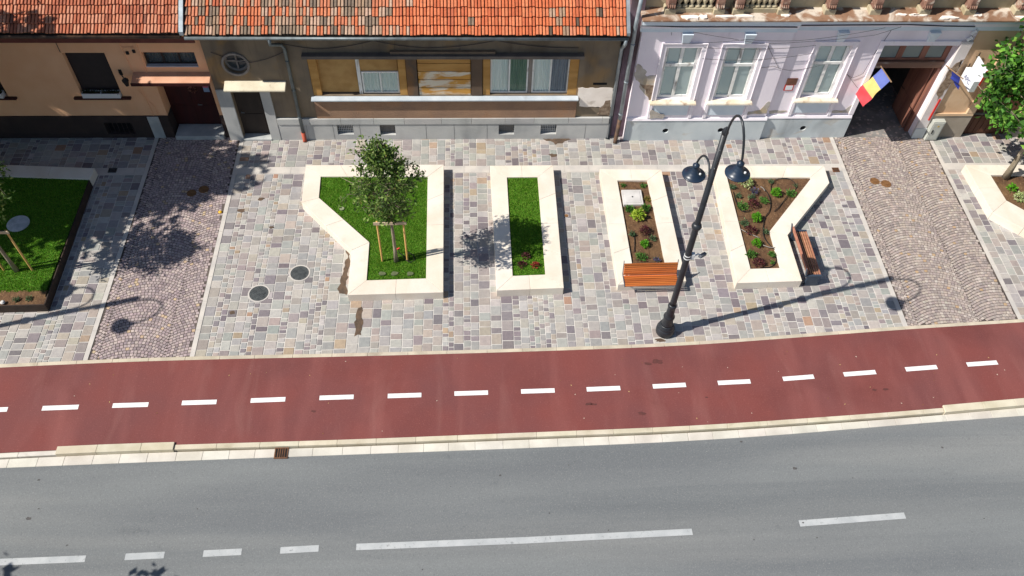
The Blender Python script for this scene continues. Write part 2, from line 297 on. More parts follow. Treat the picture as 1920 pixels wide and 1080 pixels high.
strip('bike_lane', lambda x: cB(x)-.02, lambda x: cA(x)+.02, 0., lane_m)
def stones(name, fa, fb, z0, z1, mat, ln, x0=XL, x1=XR, gap=.005, var=.045, tag_=True, ztop=None, bev=.008):
    mb = MB(); x = x0
    while x < x1-.05:
        l = min(ln*rnd(.9, 1.1), x1-x); a, b = x, x+l-gap; zt = z1 if ztop is None else ztop((a+b)/2)
        mb.hexa([(a, fa(a), z0), (b, fa(b), z0), (b, fb(b), z0), (a, fb(a), z0), (a, fa(a), zt), (b, fa(b), zt), (b, fb(b), zt), (a, fb(a), zt)], jit((1, 1, 1), var)); x += l
    o = mb.build(name, mat, bevel=bev)
    return tag(o, kind='structure') if tag_ else o
XH0, XH1, XH2 = at(107, 845, 0).x, at(327, 838, 0).x, at(1769, 768, 0).x
stones('kerb', cK, cB, -.16, .012, kerb_m, 1.05, XH1, XH2)
stones('kerb', lambda x: cK(x)-.02, lambda x: cB(x)+.06, -.16, .05, kerb_m, 1.0, XH0, XH1-.004)
stones('kerb', lambda x: cK(x)-.02, lambda x: cB(x)+.06, -.16, .05, kerb_m, 1.0, XH2+.004, XR)
stones('kerb', cK, cB, -.16, -.03, gutter_m, 1.05, XL, XH0-.004)
stones('gutter', cG, lambda x: cK(x)-.028, -.16, ZG, gutter_m, .68)
stones('edging_strip', cA, lambda x: cA(x)+.11, -.1, .006, edge_m, 1.0)
m_ = MB()
for a in (-1, 1): m_.face([(XL, -3.2, -.03), (XR, -3.2, -.03), (XR, -9, -.03), (XL, -9, -.03)]) if a > 0 else None
tag(m_.build('pavement', mortar_m), kind='structure')
# road paint
def dashes(name, spec, w, z, mat):
    mb = MB()
    for (xa, ya, xb, yb) in spec:
        a, b = at(xa, ya, z), at(xb, yb, z); d = (b-a).normalized(); nrm = Vector((-d.y, d.x, 0))*w/2; n = max(1, int((b-a).length/.6))
        for k in range(n):
            p, q = a+(b-a)*k/n, a+(b-a)*(k+1)/n; mb.face([p-nrm, q-nrm, q+nrm, p+nrm])
    return tag(mb.build(name, mat), kind='structure')
dashes('bike_lane_markings', [(-52, 770, 14, 767.5), (79, 765.5, 147, 763), (211, 760.5, 278, 758.5), (341, 755.5, 406, 753.5), (470, 751, 535, 748.5), (599, 746, 663, 744), (727, 742.5, 790, 740.5), (852, 738, 915, 736), (977, 734, 1040, 732), (1100, 730, 1163, 727.5), (1224, 724.5, 1286, 721.5), (1346, 718, 1407, 715), (1468, 710.5, 1526, 706), (1582, 702, 1642, 697.5), (1698, 692.5, 1757, 688), (1813, 683.5, 1870, 679.5), (1930, 674, 1985, 670)], .135, .004, paint_m)
dashes('road_markings', [(-300, 1066, 160, 1047.5), (234.5, 1044, 308, 1040.5), (381, 1038, 453, 1034.5), (525.5, 1032, 597.5, 1028), (668, 1025.5, 985, 1013), (985, 1013, 1298, 997), (1499, 981.5, 1697, 966.5), (1990, 944, 2190, 926)], .155, ZR+.004, wornpaint_m)
sp = MB()
for x, y, q_ in ((938, 891, .05), (1066, 872, .03), (845, 912, .02), (1030, 962, .03), (677, 923, .02), (792, 1068, .03), (1141, 994, .025), (72, 900, .06), (72, 954, .04), (53, 972, .09), (126, 1022, .04), (370, 954, .03), (1390, 828, .05), (1490, 878, .08), (1532, 1008, .03), (1599, 896, .03), (1767, 839, .05), (1506, 980, .04), (1845, 972, .03), (1414, 1012, .03), (210, 700, 0), (1200, 660, 0)):
    if q_: p = at(x, y, ZR+.005); q_ *= .62; sp.prism(blob(p.x, p.y, q_, q_*.8, 12, .5, x), ZR+.0005, ZR+.0055, bottom=False)
tag(sp.build('road_stains', M('oil_stain', C(84, 82, 82), C(98, 94, 92), 9, .8), loc=(0, 0, 0)), kind='structure')
sp = MB()
for x, y, q_ in ((588, 771, .05), (1104, 757, .06), (1113, 758, .05), (1204, 775, .07), (1214, 682, .06), (1232, 678, .1), (1640, 731, .05), (1660, 730, .05), (1325, 745, .03)):
    p = at(x, y, .003); sp.prism(blob(p.x, p.y, q_*1.5, q_*.7, 12, .5, x), .0005, .003, bottom=False)
tag(sp.build('bike_lane_stains', M('lane_stain', C(104, 56, 52), C(92, 54, 50), 9, .8), loc=(0, 0, 0)), kind='structure')
lit = MB(); random.seed(77)
for _ in range(60):
    x, y = rnd(-11, 15), rnd(9.9, 12.4); a = rnd(0, 3.1); q_ = rnd(.012, .026); dx, dy = math.cos(a)*q_, math.sin(a)*q_
    if cB(x)+.05 < y < cA(x)-.05: lit.faces([(x-dx, y-dy, .003), (x+dy*.5, y-dx*.5, .012), (x+dx, y+dy, .004), (x-dy*.5, y+dx*.5, .007)], [(0, 1, 2, 3)], random.choice((C(226, 200, 130), C(230, 220, 200), C(150, 110, 60))))
tag(lit.build('leaf_litter', leaf_m, loc=(0, 0, 0)), 'tiny pale petals and leaf scraps scattered on the red bike lane', 'leaf litter', kind='stuff')
random.seed(12)
# ------------------------------------------------------------------ pavement of stone slabs and the sett driveways
YF = 21.35
DL0, DL1, DR0, DR1 = -10.33, -7.66, 12.31, 15.62
BW = .125
mb = MB(); xs = [XL+i*.5 for i in range(int((XR-XL)/.5)+1)]
for a, b in zip(xs, xs[1:]): mb.face([(a, cA(a), -.012), (b, cA(b), -.012), (b, YF+.6, -.012), (a, YF+.6, -.012)])
tag(mb.build('paving_bed', mortar_m), kind='structure')
PAL = [(C(196, 193, 187), 10), (C(184, 183, 179), 9), (C(202, 196, 187), 8), (C(176, 175, 173), 7), (C(196, 186, 172), 6), (C(154, 146, 149), 6), (C(180, 172, 166), 5), (C(190, 178, 170), 4), (C(206, 202, 196), 5), (C(140, 132, 136), 4.5), (C(192, 172, 148), 1.3), (C(186, 152, 128), .35), (C(172, 162, 160), 4), (C(182, 184, 178), 5)]
def pick(P):
    t = rnd(0, sum(w for _, w in P))
    for c, w in P:
        t -= w
        if t <= 0: return c
    return P[-1][0]
Z_CH0, Z_CH1 = 19.45, 19.77
slab = MB()
def slab_run(x0, x1):
    ws = []; t = 0
    while t < x1-x0-.1:
        w = random.choice((.15, .17, .20, .24, .27, .30, .33)); ws.append(w); t += w
    k = (x1-x0)/t; x = x0
    for w in ws:
        w *= k
        for ya, yb in ((None, Z_CH0), (Z_CH1, YF+.4)):
            y = (cA(x+w/2)+.06) if ya is None else ya
            while y < yb-.02:
                l = rnd(.11, .22) if w < .22 else rnd(.18, .36)
                if yb-y-l < .12: l = yb-y
                gp = .0095; j = lambda: rnd(-.005, .005); c = tuple(v*w_ for v, w_ in zip(jit(pick(PAL), .11), (.85, .83, .82))); z = rnd(-.002, .001)
                p = [(x+gp+j(), y+gp+j()), (x+w-gp+j(), y+gp+j()), (x+w-gp+j(), y+l-gp+j()), (x+gp+j(), y+l-gp+j())]
                q = .006
                pi = [(p[0][0]+q, p[0][1]+q), (p[1][0]-q, p[1][1]+q), (p[2][0]-q, p[2][1]-q), (p[3][0]+q, p[3][1]-q)]
                slab.faces([(a, b, -.012) for a, b in p]+[(a, b, z) for a, b in pi], [(4, 5, 6, 7), (0, 1, 5, 4), (1, 2, 6, 5), (2, 3, 7, 6), (3, 0, 4, 7)], c)
                y += l
        x += w
slab_run(-22., DL0-BW); slab_run(DL1+BW, DR0-BW); slab_run(DR1+BW, 25.)
tag(slab.build('pavement', slabs_m), kind='structure')
# light stone bands: driveway borders and the drainage channel
mb = MB()
def band(x0, x1, y0, y1, z, ln, along='y'):
    t = y0 if along == 'y' else x0; e = y1 if along == 'y' else x1
    while t < e-.01:
        l = min(ln*rnd(.85, 1.15), e-t); c = jit((1, 1, 1), .06)
        if along == 'y': mb.box(x0, x1, t, t+l-.006, -.011, z, c)
        else: mb.box(t, t+l-.006, y0, y1, -.011, z, c)
        t += l
for x0 in (DL0-BW, DL1, DR0-BW, DR1): band(x0, x0+BW, cA(x0)+.1, YF-.05, .004, .9)
for a, b in ((-22, DL0-BW), (DL1+BW, DR0-BW), (DR1+BW, 25)): band(a, b, Z_CH0+.01, Z_CH1-.01, .002, .8, 'x')
tag(mb.build('paving_band', band_m), kind='structure')
def setts(name, x0, x1, y0f, y1, colw, off0, pal, s=.098):
    bed = MB(); bed.face([(x0, y0f((x0+x1)/2)-.3, -.008), (x1, y0f((x0+x1)/2)-.3, -.008), (x1, y1, -.008), (x0, y1, -.008)])
    o = tag(bed.build('driveway_bed', joint_m), kind='structure')
    mb = MB(); W_ = colw; Rr = W_*.86; half = math.asin(W_/2/Rr); arc = Rr*2*half; n = max(3, round(arc/s)); xc = x0+off0+W_/2-W_
    while xc-W_/2 < x1:
        for k in range(int((y0f(xc)-Rr-1)/s), int((y1+1)/s)+1):
            yb = k*s-Rr; off = rnd(-.35, .35)
            for i in range(n+1):
                t0 = max(-half, -half+(i-.5+off)*2*half/n); t1 = min(half, -half+(i+.5+off)*2*half/n)
                if t1-t0 < .014: continue
                tm = (t0+t1)/2; th = s*.5*math.cos(tm); gx = .0045/Rr; pts = []
                for (a, q) in ((t0+gx, -1), (t1-gx, -1), (t1-gx, 1), (t0+gx, 1)):
                    rr = Rr+q*(th-.0068); pts.append((xc+rr*math.sin(a)+rnd(-.004, .004), yb+rr*math.cos(a)+rnd(-.004, .004)))
                ym = sum(p[1] for p in pts)/4; cx = sum(p[0] for p in pts)/4
                if ym < y0f(xc)+.10 or ym > y1-.03 or cx < x0+.03 or cx > x1-.03: continue
                pts = [(min(max(px, x0), x1), py) for px, py in pts]
                z = rnd(-.002, .002); col = jit(pick(pal), .08)
                pin = [(cx+(px-cx)*.9, ym+(py-ym)*.9, z) for px, py in pts]
                mb.faces([(px, py, -.009) for px, py in pts]+pin, [(4, 5, 6, 7), (0, 1, 5, 4), (1, 2, 6, 5), (2, 3, 7, 6), (3, 0, 4, 7)], col)
        xc += W_
    return tag(mb.build(name, sett_m), kind='structure')
setts('driveway', DL0, DL1, cA, YF+.05, 1.75, .25, [(C(186, 168, 165), 10), (C(170, 153, 152), 8), (C(194, 176, 170), 7), (C(206, 188, 179), 3), (C(208, 182, 150), .8), (C(156, 140, 141), 4)])
setts('driveway', DR0, DR1, cA, YF+2.5, 1.8, .33, [(C(186, 171, 162), 10), (C(174, 160, 153), 8), (C(194, 178, 166), 7), (C(206, 193, 182), 3), (C(196, 166, 132), .8), (C(162, 149, 144), 4)])
# bare sand where slabs are missing
sp = MB()
def patch(pxs, step=.06, amp=.05, z=.0035, seed=0):
    sp.prism(rough_outline([tuple(at(x, y, z)[:2]) for x, y in pxs], step, amp, seed), z-.003, z, bottom=False)
patch([(657, 462), (651, 553), (637, 549), (634, 541), (640, 527), (637, 520), (645, 508), (646, 490), (652, 484), (650, 470)][::-1], .07, .05, seed=2)
patch([(669, 578), (678, 578), (679, 596), (681, 606), (677, 612), (679, 628), (664, 631), (666, 612), (663, 604), (667, 594)][::-1], .08, .06, seed=5)
patch([(1018, 259), (1070, 259.5), (1052, 266), (1044, 273), (1036, 268), (1024, 265)][::-1], .1, .08, seed=9)
for (x, y, rx, ry, sd_) in ((452, 395, .11, .07, 1), (489, 373, .09, .06, 2), (1037, 291, .12, .08, 3), (509, 426, .06, .05, 4), (436, 586, .07, .05, 6), (1238, 638, .14, .06, 7)):
    p = at(x, y, .0035); sp.prism(blob(p.x, p.y, rx, ry, 18, .5, sd_), .0005, .0035, bottom=False)
tag(sp.build('sand_patch', sand_m), kind='structure')
# ------------------------------------------------------------------ planters
ZP = .30
PLG = 'stone planters on the paved strip'
def planter(outer, inner, label, joints=None, rim=cap_m, seg=1.15):
    out = [tuple(at(x, y, ZP)[:2]) for x, y in outer]; inn = [tuple(at(x, y, ZP)[:2]) for x, y in inner]
    c = (sum(p[0] for p in out)/len(out), sum(p[1] for p in out)/len(out))
    root = thing('planter', (c[0], c[1], 0), label, 'planter', PLG); mb = MB(); n = len(out)
    for i in range(n):
        a, b, p, q = out[i], out[(i+1) % n], inn[i], inn[(i+1) % n]
        L = math.hypot(b[0]-a[0], b[1]-a[1]); k = max(1, round(L/seg))
        for t in range(k):
            s0, s1 = t/k, (t+1)/k; e = .003/max(L/k, .1)/k
            P = lambda u, v, s: (u[0]+(v[0]-u[0])*s, u[1]+(v[1]-u[1])*s)
            s0 += e; s1 -= e
            q4 = [P(a, b, s0), P(a, b, s1), P(p, q, s1), P(p, q, s0)]
            if sum(q4[j][0]*q4[(j+1) % 4][1]-q4[(j+1) % 4][0]*q4[j][1] for j in range(4)) < 0: q4.reverse()
            mb.prism(q4, -.01, ZP+rnd(-.001, .001), jit((1, 1, 1), .035))
    mb.build('stone_rim', rim, root, bevel=.006)
    return root, inn
def pip(x, y, poly):
    r = False; n = len(poly)
    for i in range(n):
        (x1, y1), (x2, y2) = poly[i], poly[(i+1) % n]
        if (y1 > y) != (y2 > y) and x < (x2-x1)*(y-y1)/(y2-y1)+x1: r = not r
    return r
def fill(poly, z, mat, name, root):
    mb = MB(); P = poly if sum(poly[j][0]*poly[(j+1) % len(poly)][1]-poly[(j+1) % len(poly)][0]*poly[j][1] for j in range(len(poly))) > 0 else poly[::-1]
    mb.prism(P, .0, z); return mb.build(name, mat, root)
def soil_fill(poly, z, root):
    """lumpy earth: a fine grid with small heaps"""
    x0, x1 = min(p[0] for p in poly), max(p[0] for p in poly); y0, y1 = min(p[1] for p in poly), max(p[1] for p in poly); s = .06; mb = MB()
    P = poly if sum(poly[j][0]*poly[(j+1) % len(poly)][1]-poly[(j+1) % len(poly)][0]*poly[j][1] for j in range(len(poly))) > 0 else poly[::-1]
    mb.prism(P, 0, z-.05)
    nx, ny = int((x1-x0)/s)+2, int((y1-y0)/s)+2
    h = lambda x, y: z-.02+.035*noise.noise((x*2.2, y*2.2, 1))+.022*noise.noise((x*9, y*9, 4))
    for i in range(-1, nx):
        for j in range(-1, ny):
            a, b = x0+i*s, y0+j*s
            if pip(a+s/2, b+s/2, poly) or (pip(a, b, poly) or pip(a+s, b+s, poly) or pip(a+s, b, poly) or pip(a, b+s, poly)):
                mb.face([(a, b, h(a, b)), (a+s, b, h(a+s, b)), (a+s, b+s, h(a+s, b+s)), (a, b+s, h(a, b+s))])
    return mb.build('soil', soil_m, root, smooth=True)
GR = [C(108, 166, 32), C(94, 154, 26), C(124, 180, 42), C(84, 142, 22), C(140, 186, 54), C(152, 172, 70)]
def grass(poly, z, dens, label, hgt=.034):
    x0, x1 = min(p[0] for p in poly), max(p[0] for p in poly); y0, y1 = min(p[1] for p in poly), max(p[1] for p in poly); mb = MB()
    for _ in range(int((x1-x0)*(y1-y0)*dens)):
        x, y = rnd(x0, x1), rnd(y0, y1)
        if not pip(x, y, poly): continue
        a = rnd(0, 6.283); w = rnd(.008, .014); h = hgt*rnd(.6, 1.25)*(1+.3*noise.noise((x*3, y*3, 0))); lx, ly = rnd(-.03, .03), rnd(-.03, .03)
        k = .5+.5*noise.noise((x*1.7, y*1.7, 8)); c = jit(mixc(random.choice(GR), random.choice(GR), k), .18)
        mb.face([(x-w*math.cos(a), y-w*math.sin(a), z), (x+w*math.cos(a), y+w*math.sin(a), z), (x+lx, y+ly, z+h)], c)
    o = mb.build('grass', blade_m); return tag(o, label, 'grass', kind='stuff')
p1, in1 = planter([(574, 309.7), (832, 308.5), (831, 548), (651.6, 553), (658.8, 469), (565.2, 379.4)], [(601.4, 330.8), (802, 330.8), (798.9, 521.9), (687.4, 525.5), (692.6, 454.2), (597.9, 370.6)], 'large angled cream stone planter holding the lawn with the staked young tree')
fill(in1, .25, turf_m, 'turf', p1); grass(in1, .25, 5600, 'mown green lawn around the staked young tree')
p2, in2 = planter([(919.1, 310.6), (1037, 309.6), (1057, 539.7), (931.4, 544.6)], [(950.4, 332.1), (1008, 331.7), (1022.6, 514.7), (961.3, 517.2)], 'narrow rectangular cream stone planter filled with lawn only, under the tree shadow')
fill(in2, .25, turf_m, 'turf', p2); grass(in2, .25, 5600, 'narrow green lawn strip in the rectangular planter')
p3, in3 = planter([(1124.6, 317), (1240, 318), (1286.7, 527), (1159.4, 533.5)], [(1157.5, 338.1), (1213.7, 338.1), (1250, 506), (1188, 509.5)], 'narrow cream stone planter with soil, a square hatch and a bench on its rim')
soil_fill(in3, .26, p3)
p4, in4 = planter([(1336.7, 310.7), (1545, 310.7), (1555, 342.7), (1476.7, 440.7), (1504, 526.7), (1381.7, 530.7)], [(1363.3, 332.7), (1519, 332.7), (1521, 334), (1443.3, 433.3), (1462.7, 502.3), (1407.3, 504)], 'angled cream stone planter with brown soil and scattered shrubs beside the street lamp')
soil_fill(in4, .26, p4)
p5, in5 = planter([(1809.6, 309), (2230, 309), (2230, 470), (2040, 492), (1860.8, 398.4)], [(1857.4, 328.1), (2190, 328.1), (2190, 446), (2046, 462), (1887, 375.8)], 'cream stone planter at the right edge holding the leafy plane tree')
soil_fill(in5, .26, p5)
# left planter: stone back rim, thin rusted steel edging on the other sides
q = [tuple(at(x, y, ZP)[:2]) for x, y in ((-230, 300), (177.8, 315.3), (168, 336), (-230, 322))]
p6 = thing('planter', (q[1][0]-2, q[1][1]-2, 0), 'steel edged lawn planter in the tree shade with a stone rim along its back', 'planter', PLG)
mb = MB(); k = 5
for t in range(k):
    P = lambda u, v, s: (u[0]+(v[0]-u[0])*s, u[1]+(v[1]-u[1])*s)
    mb.prism([P(q[3], q[2], t/k), P(q[3], q[2], (t+1)/k-.0006), P(q[0], q[1], (t+1)/k-.0006), P(q[0], q[1], t/k)], -.01, ZP, jit((1, 1, 1), .05))
mb.build('stone_rim', cap_m, p6, bevel=.006)
e0, e1, e2 = at(167, 338, ZP), at(83, 571, ZP), at(-230, 580, ZP)
ed = MB(); ed.bar((e0.x, e0.y, ZP/2), (e1.x, e1.y, ZP/2), .03, ZP+.01); ed.bar((e1.x+.015, e1.y, ZP/2), (e2.x, e2.y, ZP/2), .03, ZP+.01); ed.build('steel_edging', corten_m, p6)
in6 = [(e0.x-.02, q[2][1]), (e1.x-.02, e1.y+.02), (e2.x, e2.y+.02), (q[3][0], q[3][1])]
l0, l1 = at(85, 546, .27), at(-230, 553, .27)
lawn6 = [in6[0], (l0.x, l0.y), (l1.x, l1.y), in6[3]]; bed6 = [(l0.x, l0.y), in6[1], in6[2], (l1.x, l1.y)]
fill(lawn6, .25, turf_m, 'turf', p6); grass([p for p in lawn6], .25, 4200, 'broad green lawn of the steel edged planter, half in tree shade')
soil_fill(bed6, .28, p6)
# ------------------------------------------------------------------ leaves, trees, shrubs
def leaf(mb, p, d, size, col, fold=.25, wide=.5):
    d = d.normalized(); s = d.cross(Vector((rnd(-1, 1), rnd(-1, 1), rnd(-1, 1)))).normalized(); n = d.cross(s)
    a = p; b = p+d*size; w = size*wide*.5; m = p+d*size*.45
    mb.faces([a, m+s*w+n*size*fold*.4, b, m-s*w+n*size*fold*.4], [(0, 1, 2), (0, 2, 3)], col)
def rdir(zb=0.):
    v = Vector((random.gauss(0, 1), random.gauss(0, 1), random.gauss(0, 1)+zb)); return v.normalized()
def make_tree(base, height, prof, first, nlimb, nclus, nleaf, lsize, pal, label, name='tree', seed=1, trunk_r=.06, lean=(0, 0), group=None, csize=.32, wide=.5, top_leaf=True):
    """prof(t): crown radius at t in 0..1 between the first limb and the top"""
    random.seed(seed); root = thing(name, base, label, 'tree', group); b = Vector(base)
    tr = MB(); N = 9; tp = [b+Vector((lean[0]*t*t+.05*noise.noise((t*2, seed, 0)), lean[1]*t*t+.05*noise.noise((t*2, seed, 5)), height*.97*t)) for t in [i/N for i in range(N+1)]]
    rad = [trunk_r*(1-.85*i/N)+.006 for i in range(N+1)]; rad[0] *= 1.3
    tr.tube(tp, rad, 9)
    def axis(t):
        u = min(max(t, 0), .999)*N; i = int(u); return tp[i].lerp(tp[i+1], u-i)
    br = MB(); cr = MB(); clusters = []
    for k in range(nlimb):
        t = (k+.5)/nlimb; h = first+(height-first)*(t**.9)*.93
        a = k*2.39996+rnd(-.4, .4); R = prof(t)*rnd(.72, 1.12); o = axis(h/height); up = R*(.25+.5*(1-t))*rnd(.5, 1.2)
        e = o+Vector((math.cos(a)*R, math.sin(a)*R, up)); mid = o.lerp(e, .5)+Vector((0, 0, -.06*R))
        rr = max(.008, trunk_r*.42*(1-t*.7)); br.tube([o, mid, e], [rr, rr*.7, rr*.25], 5)
        for c in range(nclus):
            s = rnd(.3, 1.02); p = (o.lerp(mid, s*2) if s < .5 else mid.lerp(e, (s-.5)*2))
            off = rdir()*csize*rnd(.2, .95)*(.6+.7*s)*min(1, R); q_ = p+off; br.tube([p, p.lerp(q_, .6), q_], [rr*.3, rr*.2, .003], 4, caps=False); clusters.append((q_, e-o))
    if top_leaf:
        for c in range(max(3, nclus)): clusters.append((axis(rnd(.86, 1.0))+rdir()*.12, Vector((0, 0, 1))))
    for q_, dirn in clusters:
        tone = rnd(.75, 1.2); cs = csize*rnd(.55, 1.0)
        for _ in range(int(nleaf*rnd(.6, 1.3))):
            p = q_+rdir()*cs*rnd(.1, 1)**.6; d = rdir(.1)+Vector((0, 0, -.25))+dirn.normalized()*.3
            leaf(cr, p, d, lsize*rnd(.6, 1.2), tuple(x*tone for x in jit(pick(pal), .2)), wide=wide)
    tr.build('trunk', bark_m, root, smooth=True); br.build('branch', bark_m, root, smooth=True); cr.build('crown', leaf_m, root)
    return root
PA = [(C(104, 134, 58), 8), (C(82, 112, 46), 6), (C(130, 154, 74), 5), (C(158, 176, 104), 2.5), (C(58, 84, 36), 4), (C(150, 146, 76), .7)]
PB = [(C(84, 140, 46), 8), (C(66, 116, 38), 7), (C(110, 166, 58), 5), (C(146, 194, 80), 2.5), (C(48, 88, 30), 5)]
tb = at(743, 490, .25)
tree1 = make_tree(tuple(tb), 4.75, lambda t: 1.16*(min(1, .52+1.6*t) if t < .3 else max(.16, 1.0-.86*((t-.3)/.7)**1.15)), 2.0, 36, 8, 21, .115, PA, 'slim young tree with olive green crown staked in the angled lawn planter', 'young_tree', 3, .05, (-.1, 0), 'staked young trees', csize=.26)
tb6 = at(32, 508, .25)
tree2 = copy_tree(tree1); tree2.location = tb6; tree2.rotation_euler.z = 2.2; tree2['label'] = 'young tree at the left edge, its trunk between two stakes on the shaded lawn'
tb5 = at(1885, 333, .25)
tree3 = make_tree((tb5.x, tb5.y, .25), 5.9, lambda t: 2.85*max(.26, 1.0-.8*t), 1.5, 44, 10, 24, .2, PB, 'bright green broad leaved tree at the right edge in front of the ochre wall', 'plane_tree', 8, .085, (-.1, -.1), csize=.5, wide=.8)
big = make_tree((-17.2, 17.8, 0), 9.0, lambda t: 3.3*(min(1, .6+1.6*t) if t < .3 else max(.3, 1-.6*((t-.3)/.7)**1.6)), 2.6, 34, 11, 30, .32, PB, 'tall street tree left of the view that shades the peach house', 'street_tree', 21, .16, group='tall street trees', csize=.75, wide=.8)
for x, y, z, rz, s in ((-21.2, 19.6, 0, 1.2, .9), (-19.6, 18.0, 0, 3.0, .85), (-12.1, 3.25, -.1, 2.1, .72), (-16.0, 3.2, -.1, .6, .7)):
    c = copy_tree(big); c.location = (x, y, z); c.rotation_euler.z = rz; c.scale = (s, s, s)
    if y < 10: c['label'] = 'street tree beyond the lower left corner, its leaf shadow on the road edge'
# stakes
SG = 'timber tree stakes'
def stakes(pa, pb, label):
    a, b = at(*pa, .25), at(*pb, .25); h = 1.72; root = thing('tree_stakes', ((a.x+b.x)/2, (a.y+b.y)/2, .25), label, 'tree stakes', SG)
    for p in (a, b):
        m = MB(); m.tube([(p.x, p.y, .22), (p.x, p.y, .25+h)], [.028, .026], 8); m.build('post', stake_m, root, smooth=False)
    m = MB(); d = (b-a).normalized()*.09; top = Vector((0, 0, h+.0)); m.bar(a-d+top+Vector((0, -.045, -.04)), b+d+top+Vector((0, -.045, -.04)), .025, .1); m.build('crossbar', rail_m, root)
    m = MB(); mid = (a+b)/2; m.tube([a+top*.97, mid+top*.97+Vector((.07, .08, 0)), b+top*.97], .012, 5); m.build('tie_strap', black_m, root)
    return root
stakes((717, 490), (764, 489), 'pair of yellow timber stakes with crossbar holding the young tree in the sunlit lawn')
stakes((8, 507), (61, 507), 'pair of weathered timber stakes with crossbar in the shaded left lawn')
def shrub(px, py, r, h, pal, n, ls, label, name='shrub', cat='shrub', z=.27, group='shrubs planted in the soil beds', spiky=False, wide=.5, flat=1.):
    r *= .70; h *= .78; ls *= .80
    p0 = at(px, py, z+h*.45); p0 = Vector((p0.x, p0.y, z)); mb = MB()
    for _ in range(n):
        if spiky:
            a = rnd(0, 6.283); e = rnd(.15, 1)**.6; d = Vector((math.cos(a)*e*r, math.sin(a)*e*r, h*rnd(.5, 1.1)*(1.15-e*.5)))
            st = p0+Vector((d.x*.3, d.y*.3, .0)); leaf(mb, st+d*rnd(.1, .75), d+rdir()*.15, ls*rnd(.7, 1.3), jit(pick(pal), .2), wide=wide)
        else:
            d = rdir(.35); d.z = abs(d.z); rr = rnd(.35, 1)**.5*(1+.25*noise.noise((d.x*3+px, d.y*3, d.z*3))); p = p0+Vector((d.x*r*rr, d.y*r*rr, .02+d.z*h*rr))
            leaf(mb, p, d*.6+rdir()*.7, ls*rnd(.7, 1.3), jit(pick(pal), .2), wide=wide)
    for _ in range(5):
        a = rnd(0, 6.28); mb.tube([p0-Vector((0, 0, .06)), p0+Vector((math.cos(a)*r*.4, math.sin(a)*r*.4, h*.6))], [.008, .004], 4, C(70, 58, 40))
    return tag(mb.build(name, leaf_m, loc=p0), label, cat, group)
LIME = [(C(170, 196, 60), 5), (C(196, 214, 84), 4), (C(130, 168, 44), 3)]; BRG = [(C(96, 170, 30), 5), (C(124, 196, 44), 4), (C(70, 136, 24), 3)]
GRN = [(C(84, 136, 52), 5), (C(66, 112, 44), 4), (C(110, 156, 70), 3)]; GGR = [(C(96, 124, 84), 5), (C(76, 104, 72), 4), (C(124, 148, 104), 2)]
BUR = [(C(96, 44, 52), 5), (C(74, 34, 42), 5), (C(128, 64, 66), 2)]; VAR = [(C(208, 220, 150), 5), (C(180, 206, 130), 4), (C(226, 232, 186), 3), (C(130, 170, 80), 2)]
LAV = [(C(96, 90, 130), 4), (C(84, 100, 84), 4), (C(120, 108, 156), 2)]; REDF = [(C(184, 66, 60), 5), (C(150, 48, 48), 4), (C(206, 96, 80), 2)]
random.seed(5)
T = 'in the narrow bed behind the slatted bench'
shrub(1197, 402, .27, .34, LIME, 260, .11, 'large lime yellow leafy shrub '+T)
shrub(1181, 391, .22, .2, GRN, 190, .08, 'spreading green shrub left of the lime yellow shrub, below the hatch', spiky=True)
shrub(1211, 389, .2, .3, GRN, 190, .08, 'upright green shrub right of the lime yellow shrub, beside the hatch corner', spiky=True)
shrub(1209, 431, .21, .26, BUR, 230, .07, 'burgundy leaved shrub '+T)
shrub(1186, 438, .13, .2, GGR, 130, .07, 'small grey green tuft left of the burgundy shrub in the narrow bed', spiky=True)
shrub(1224, 446, .15, .17, GGR, 130, .07, 'low grey green tuft right of the burgundy shrub in the narrow bed', spiky=True)
shrub(1209, 457, .17, .22, BRG, 260, .07, 'bright green rounded shrub '+T)
shrub(1203, 480, .26, .14, GRN, 220, .07, 'low spreading green shrub nearest the back of the slatted bench', spiky=True)
shrub(1232, 486, .15, .14, LAV, 130, .06, 'small purple grey plant at the right end of the bed, nearest the bench back', spiky=True)
shrub(1168, 347, .12, .12, GRN, 80, .07, 'sparse green sprig in the back left corner of the narrow bed, behind the hatch', spiky=True)
shrub(1206, 347, .16, .13, GRN, 90, .07, 'sparse green sprig in the back right corner of the narrow bed, behind the hatch', spiky=True)
shrub(1214, 372, .16, .1, [(C(140, 128, 60), 4), (C(110, 104, 50), 3)], 90, .07, 'dry yellowish ground plant against the hatch right side', spiky=True)
shrub(1400, 340, .3, .3, VAR, 300, .085, 'large pale variegated shrub below the lamp head in the angled bed')
shrub(1374, 349, .15, .2, GGR, 130, .07, 'grey green tuft in the back left corner of the angled bed', spiky=True)
shrub(1414, 357, .22, .24, LAV, 190, .06, 'purple flowering lavender right below the pale variegated shrub', spiky=True)
shrub(1385, 366, .15, .2, GGR, 130, .07, 'grey green tuft left of the lavender in the angled bed', spiky=True)
shrub(1410, 369, .17, .17, GGR, 130, .07, 'low grey green tuft just in front of the lavender', spiky=True)
shrub(1433, 375, .23, .15, GRN, 160, .075, 'spreading green plant inside the loop of the black hose', spiky=True)
shrub(1393, 386, .25, .22, GRN, 190, .08, 'bushy green plant against the left rim of the angled bed, left of a burgundy shrub', spiky=True)
shrub(1413, 381, .23, .24, BUR, 230, .07, 'burgundy shrub in the upper part of the angled bed')
shrub(1455.5, 360, .2, .3, BRG, 330, .075, 'bright green rounded shrub farthest back in the angled bed')
shrub(1483, 362, .24, .22, GRN, 180, .085, 'upright green plant at the right of the angled bed near the slanted rim', spiky=True)
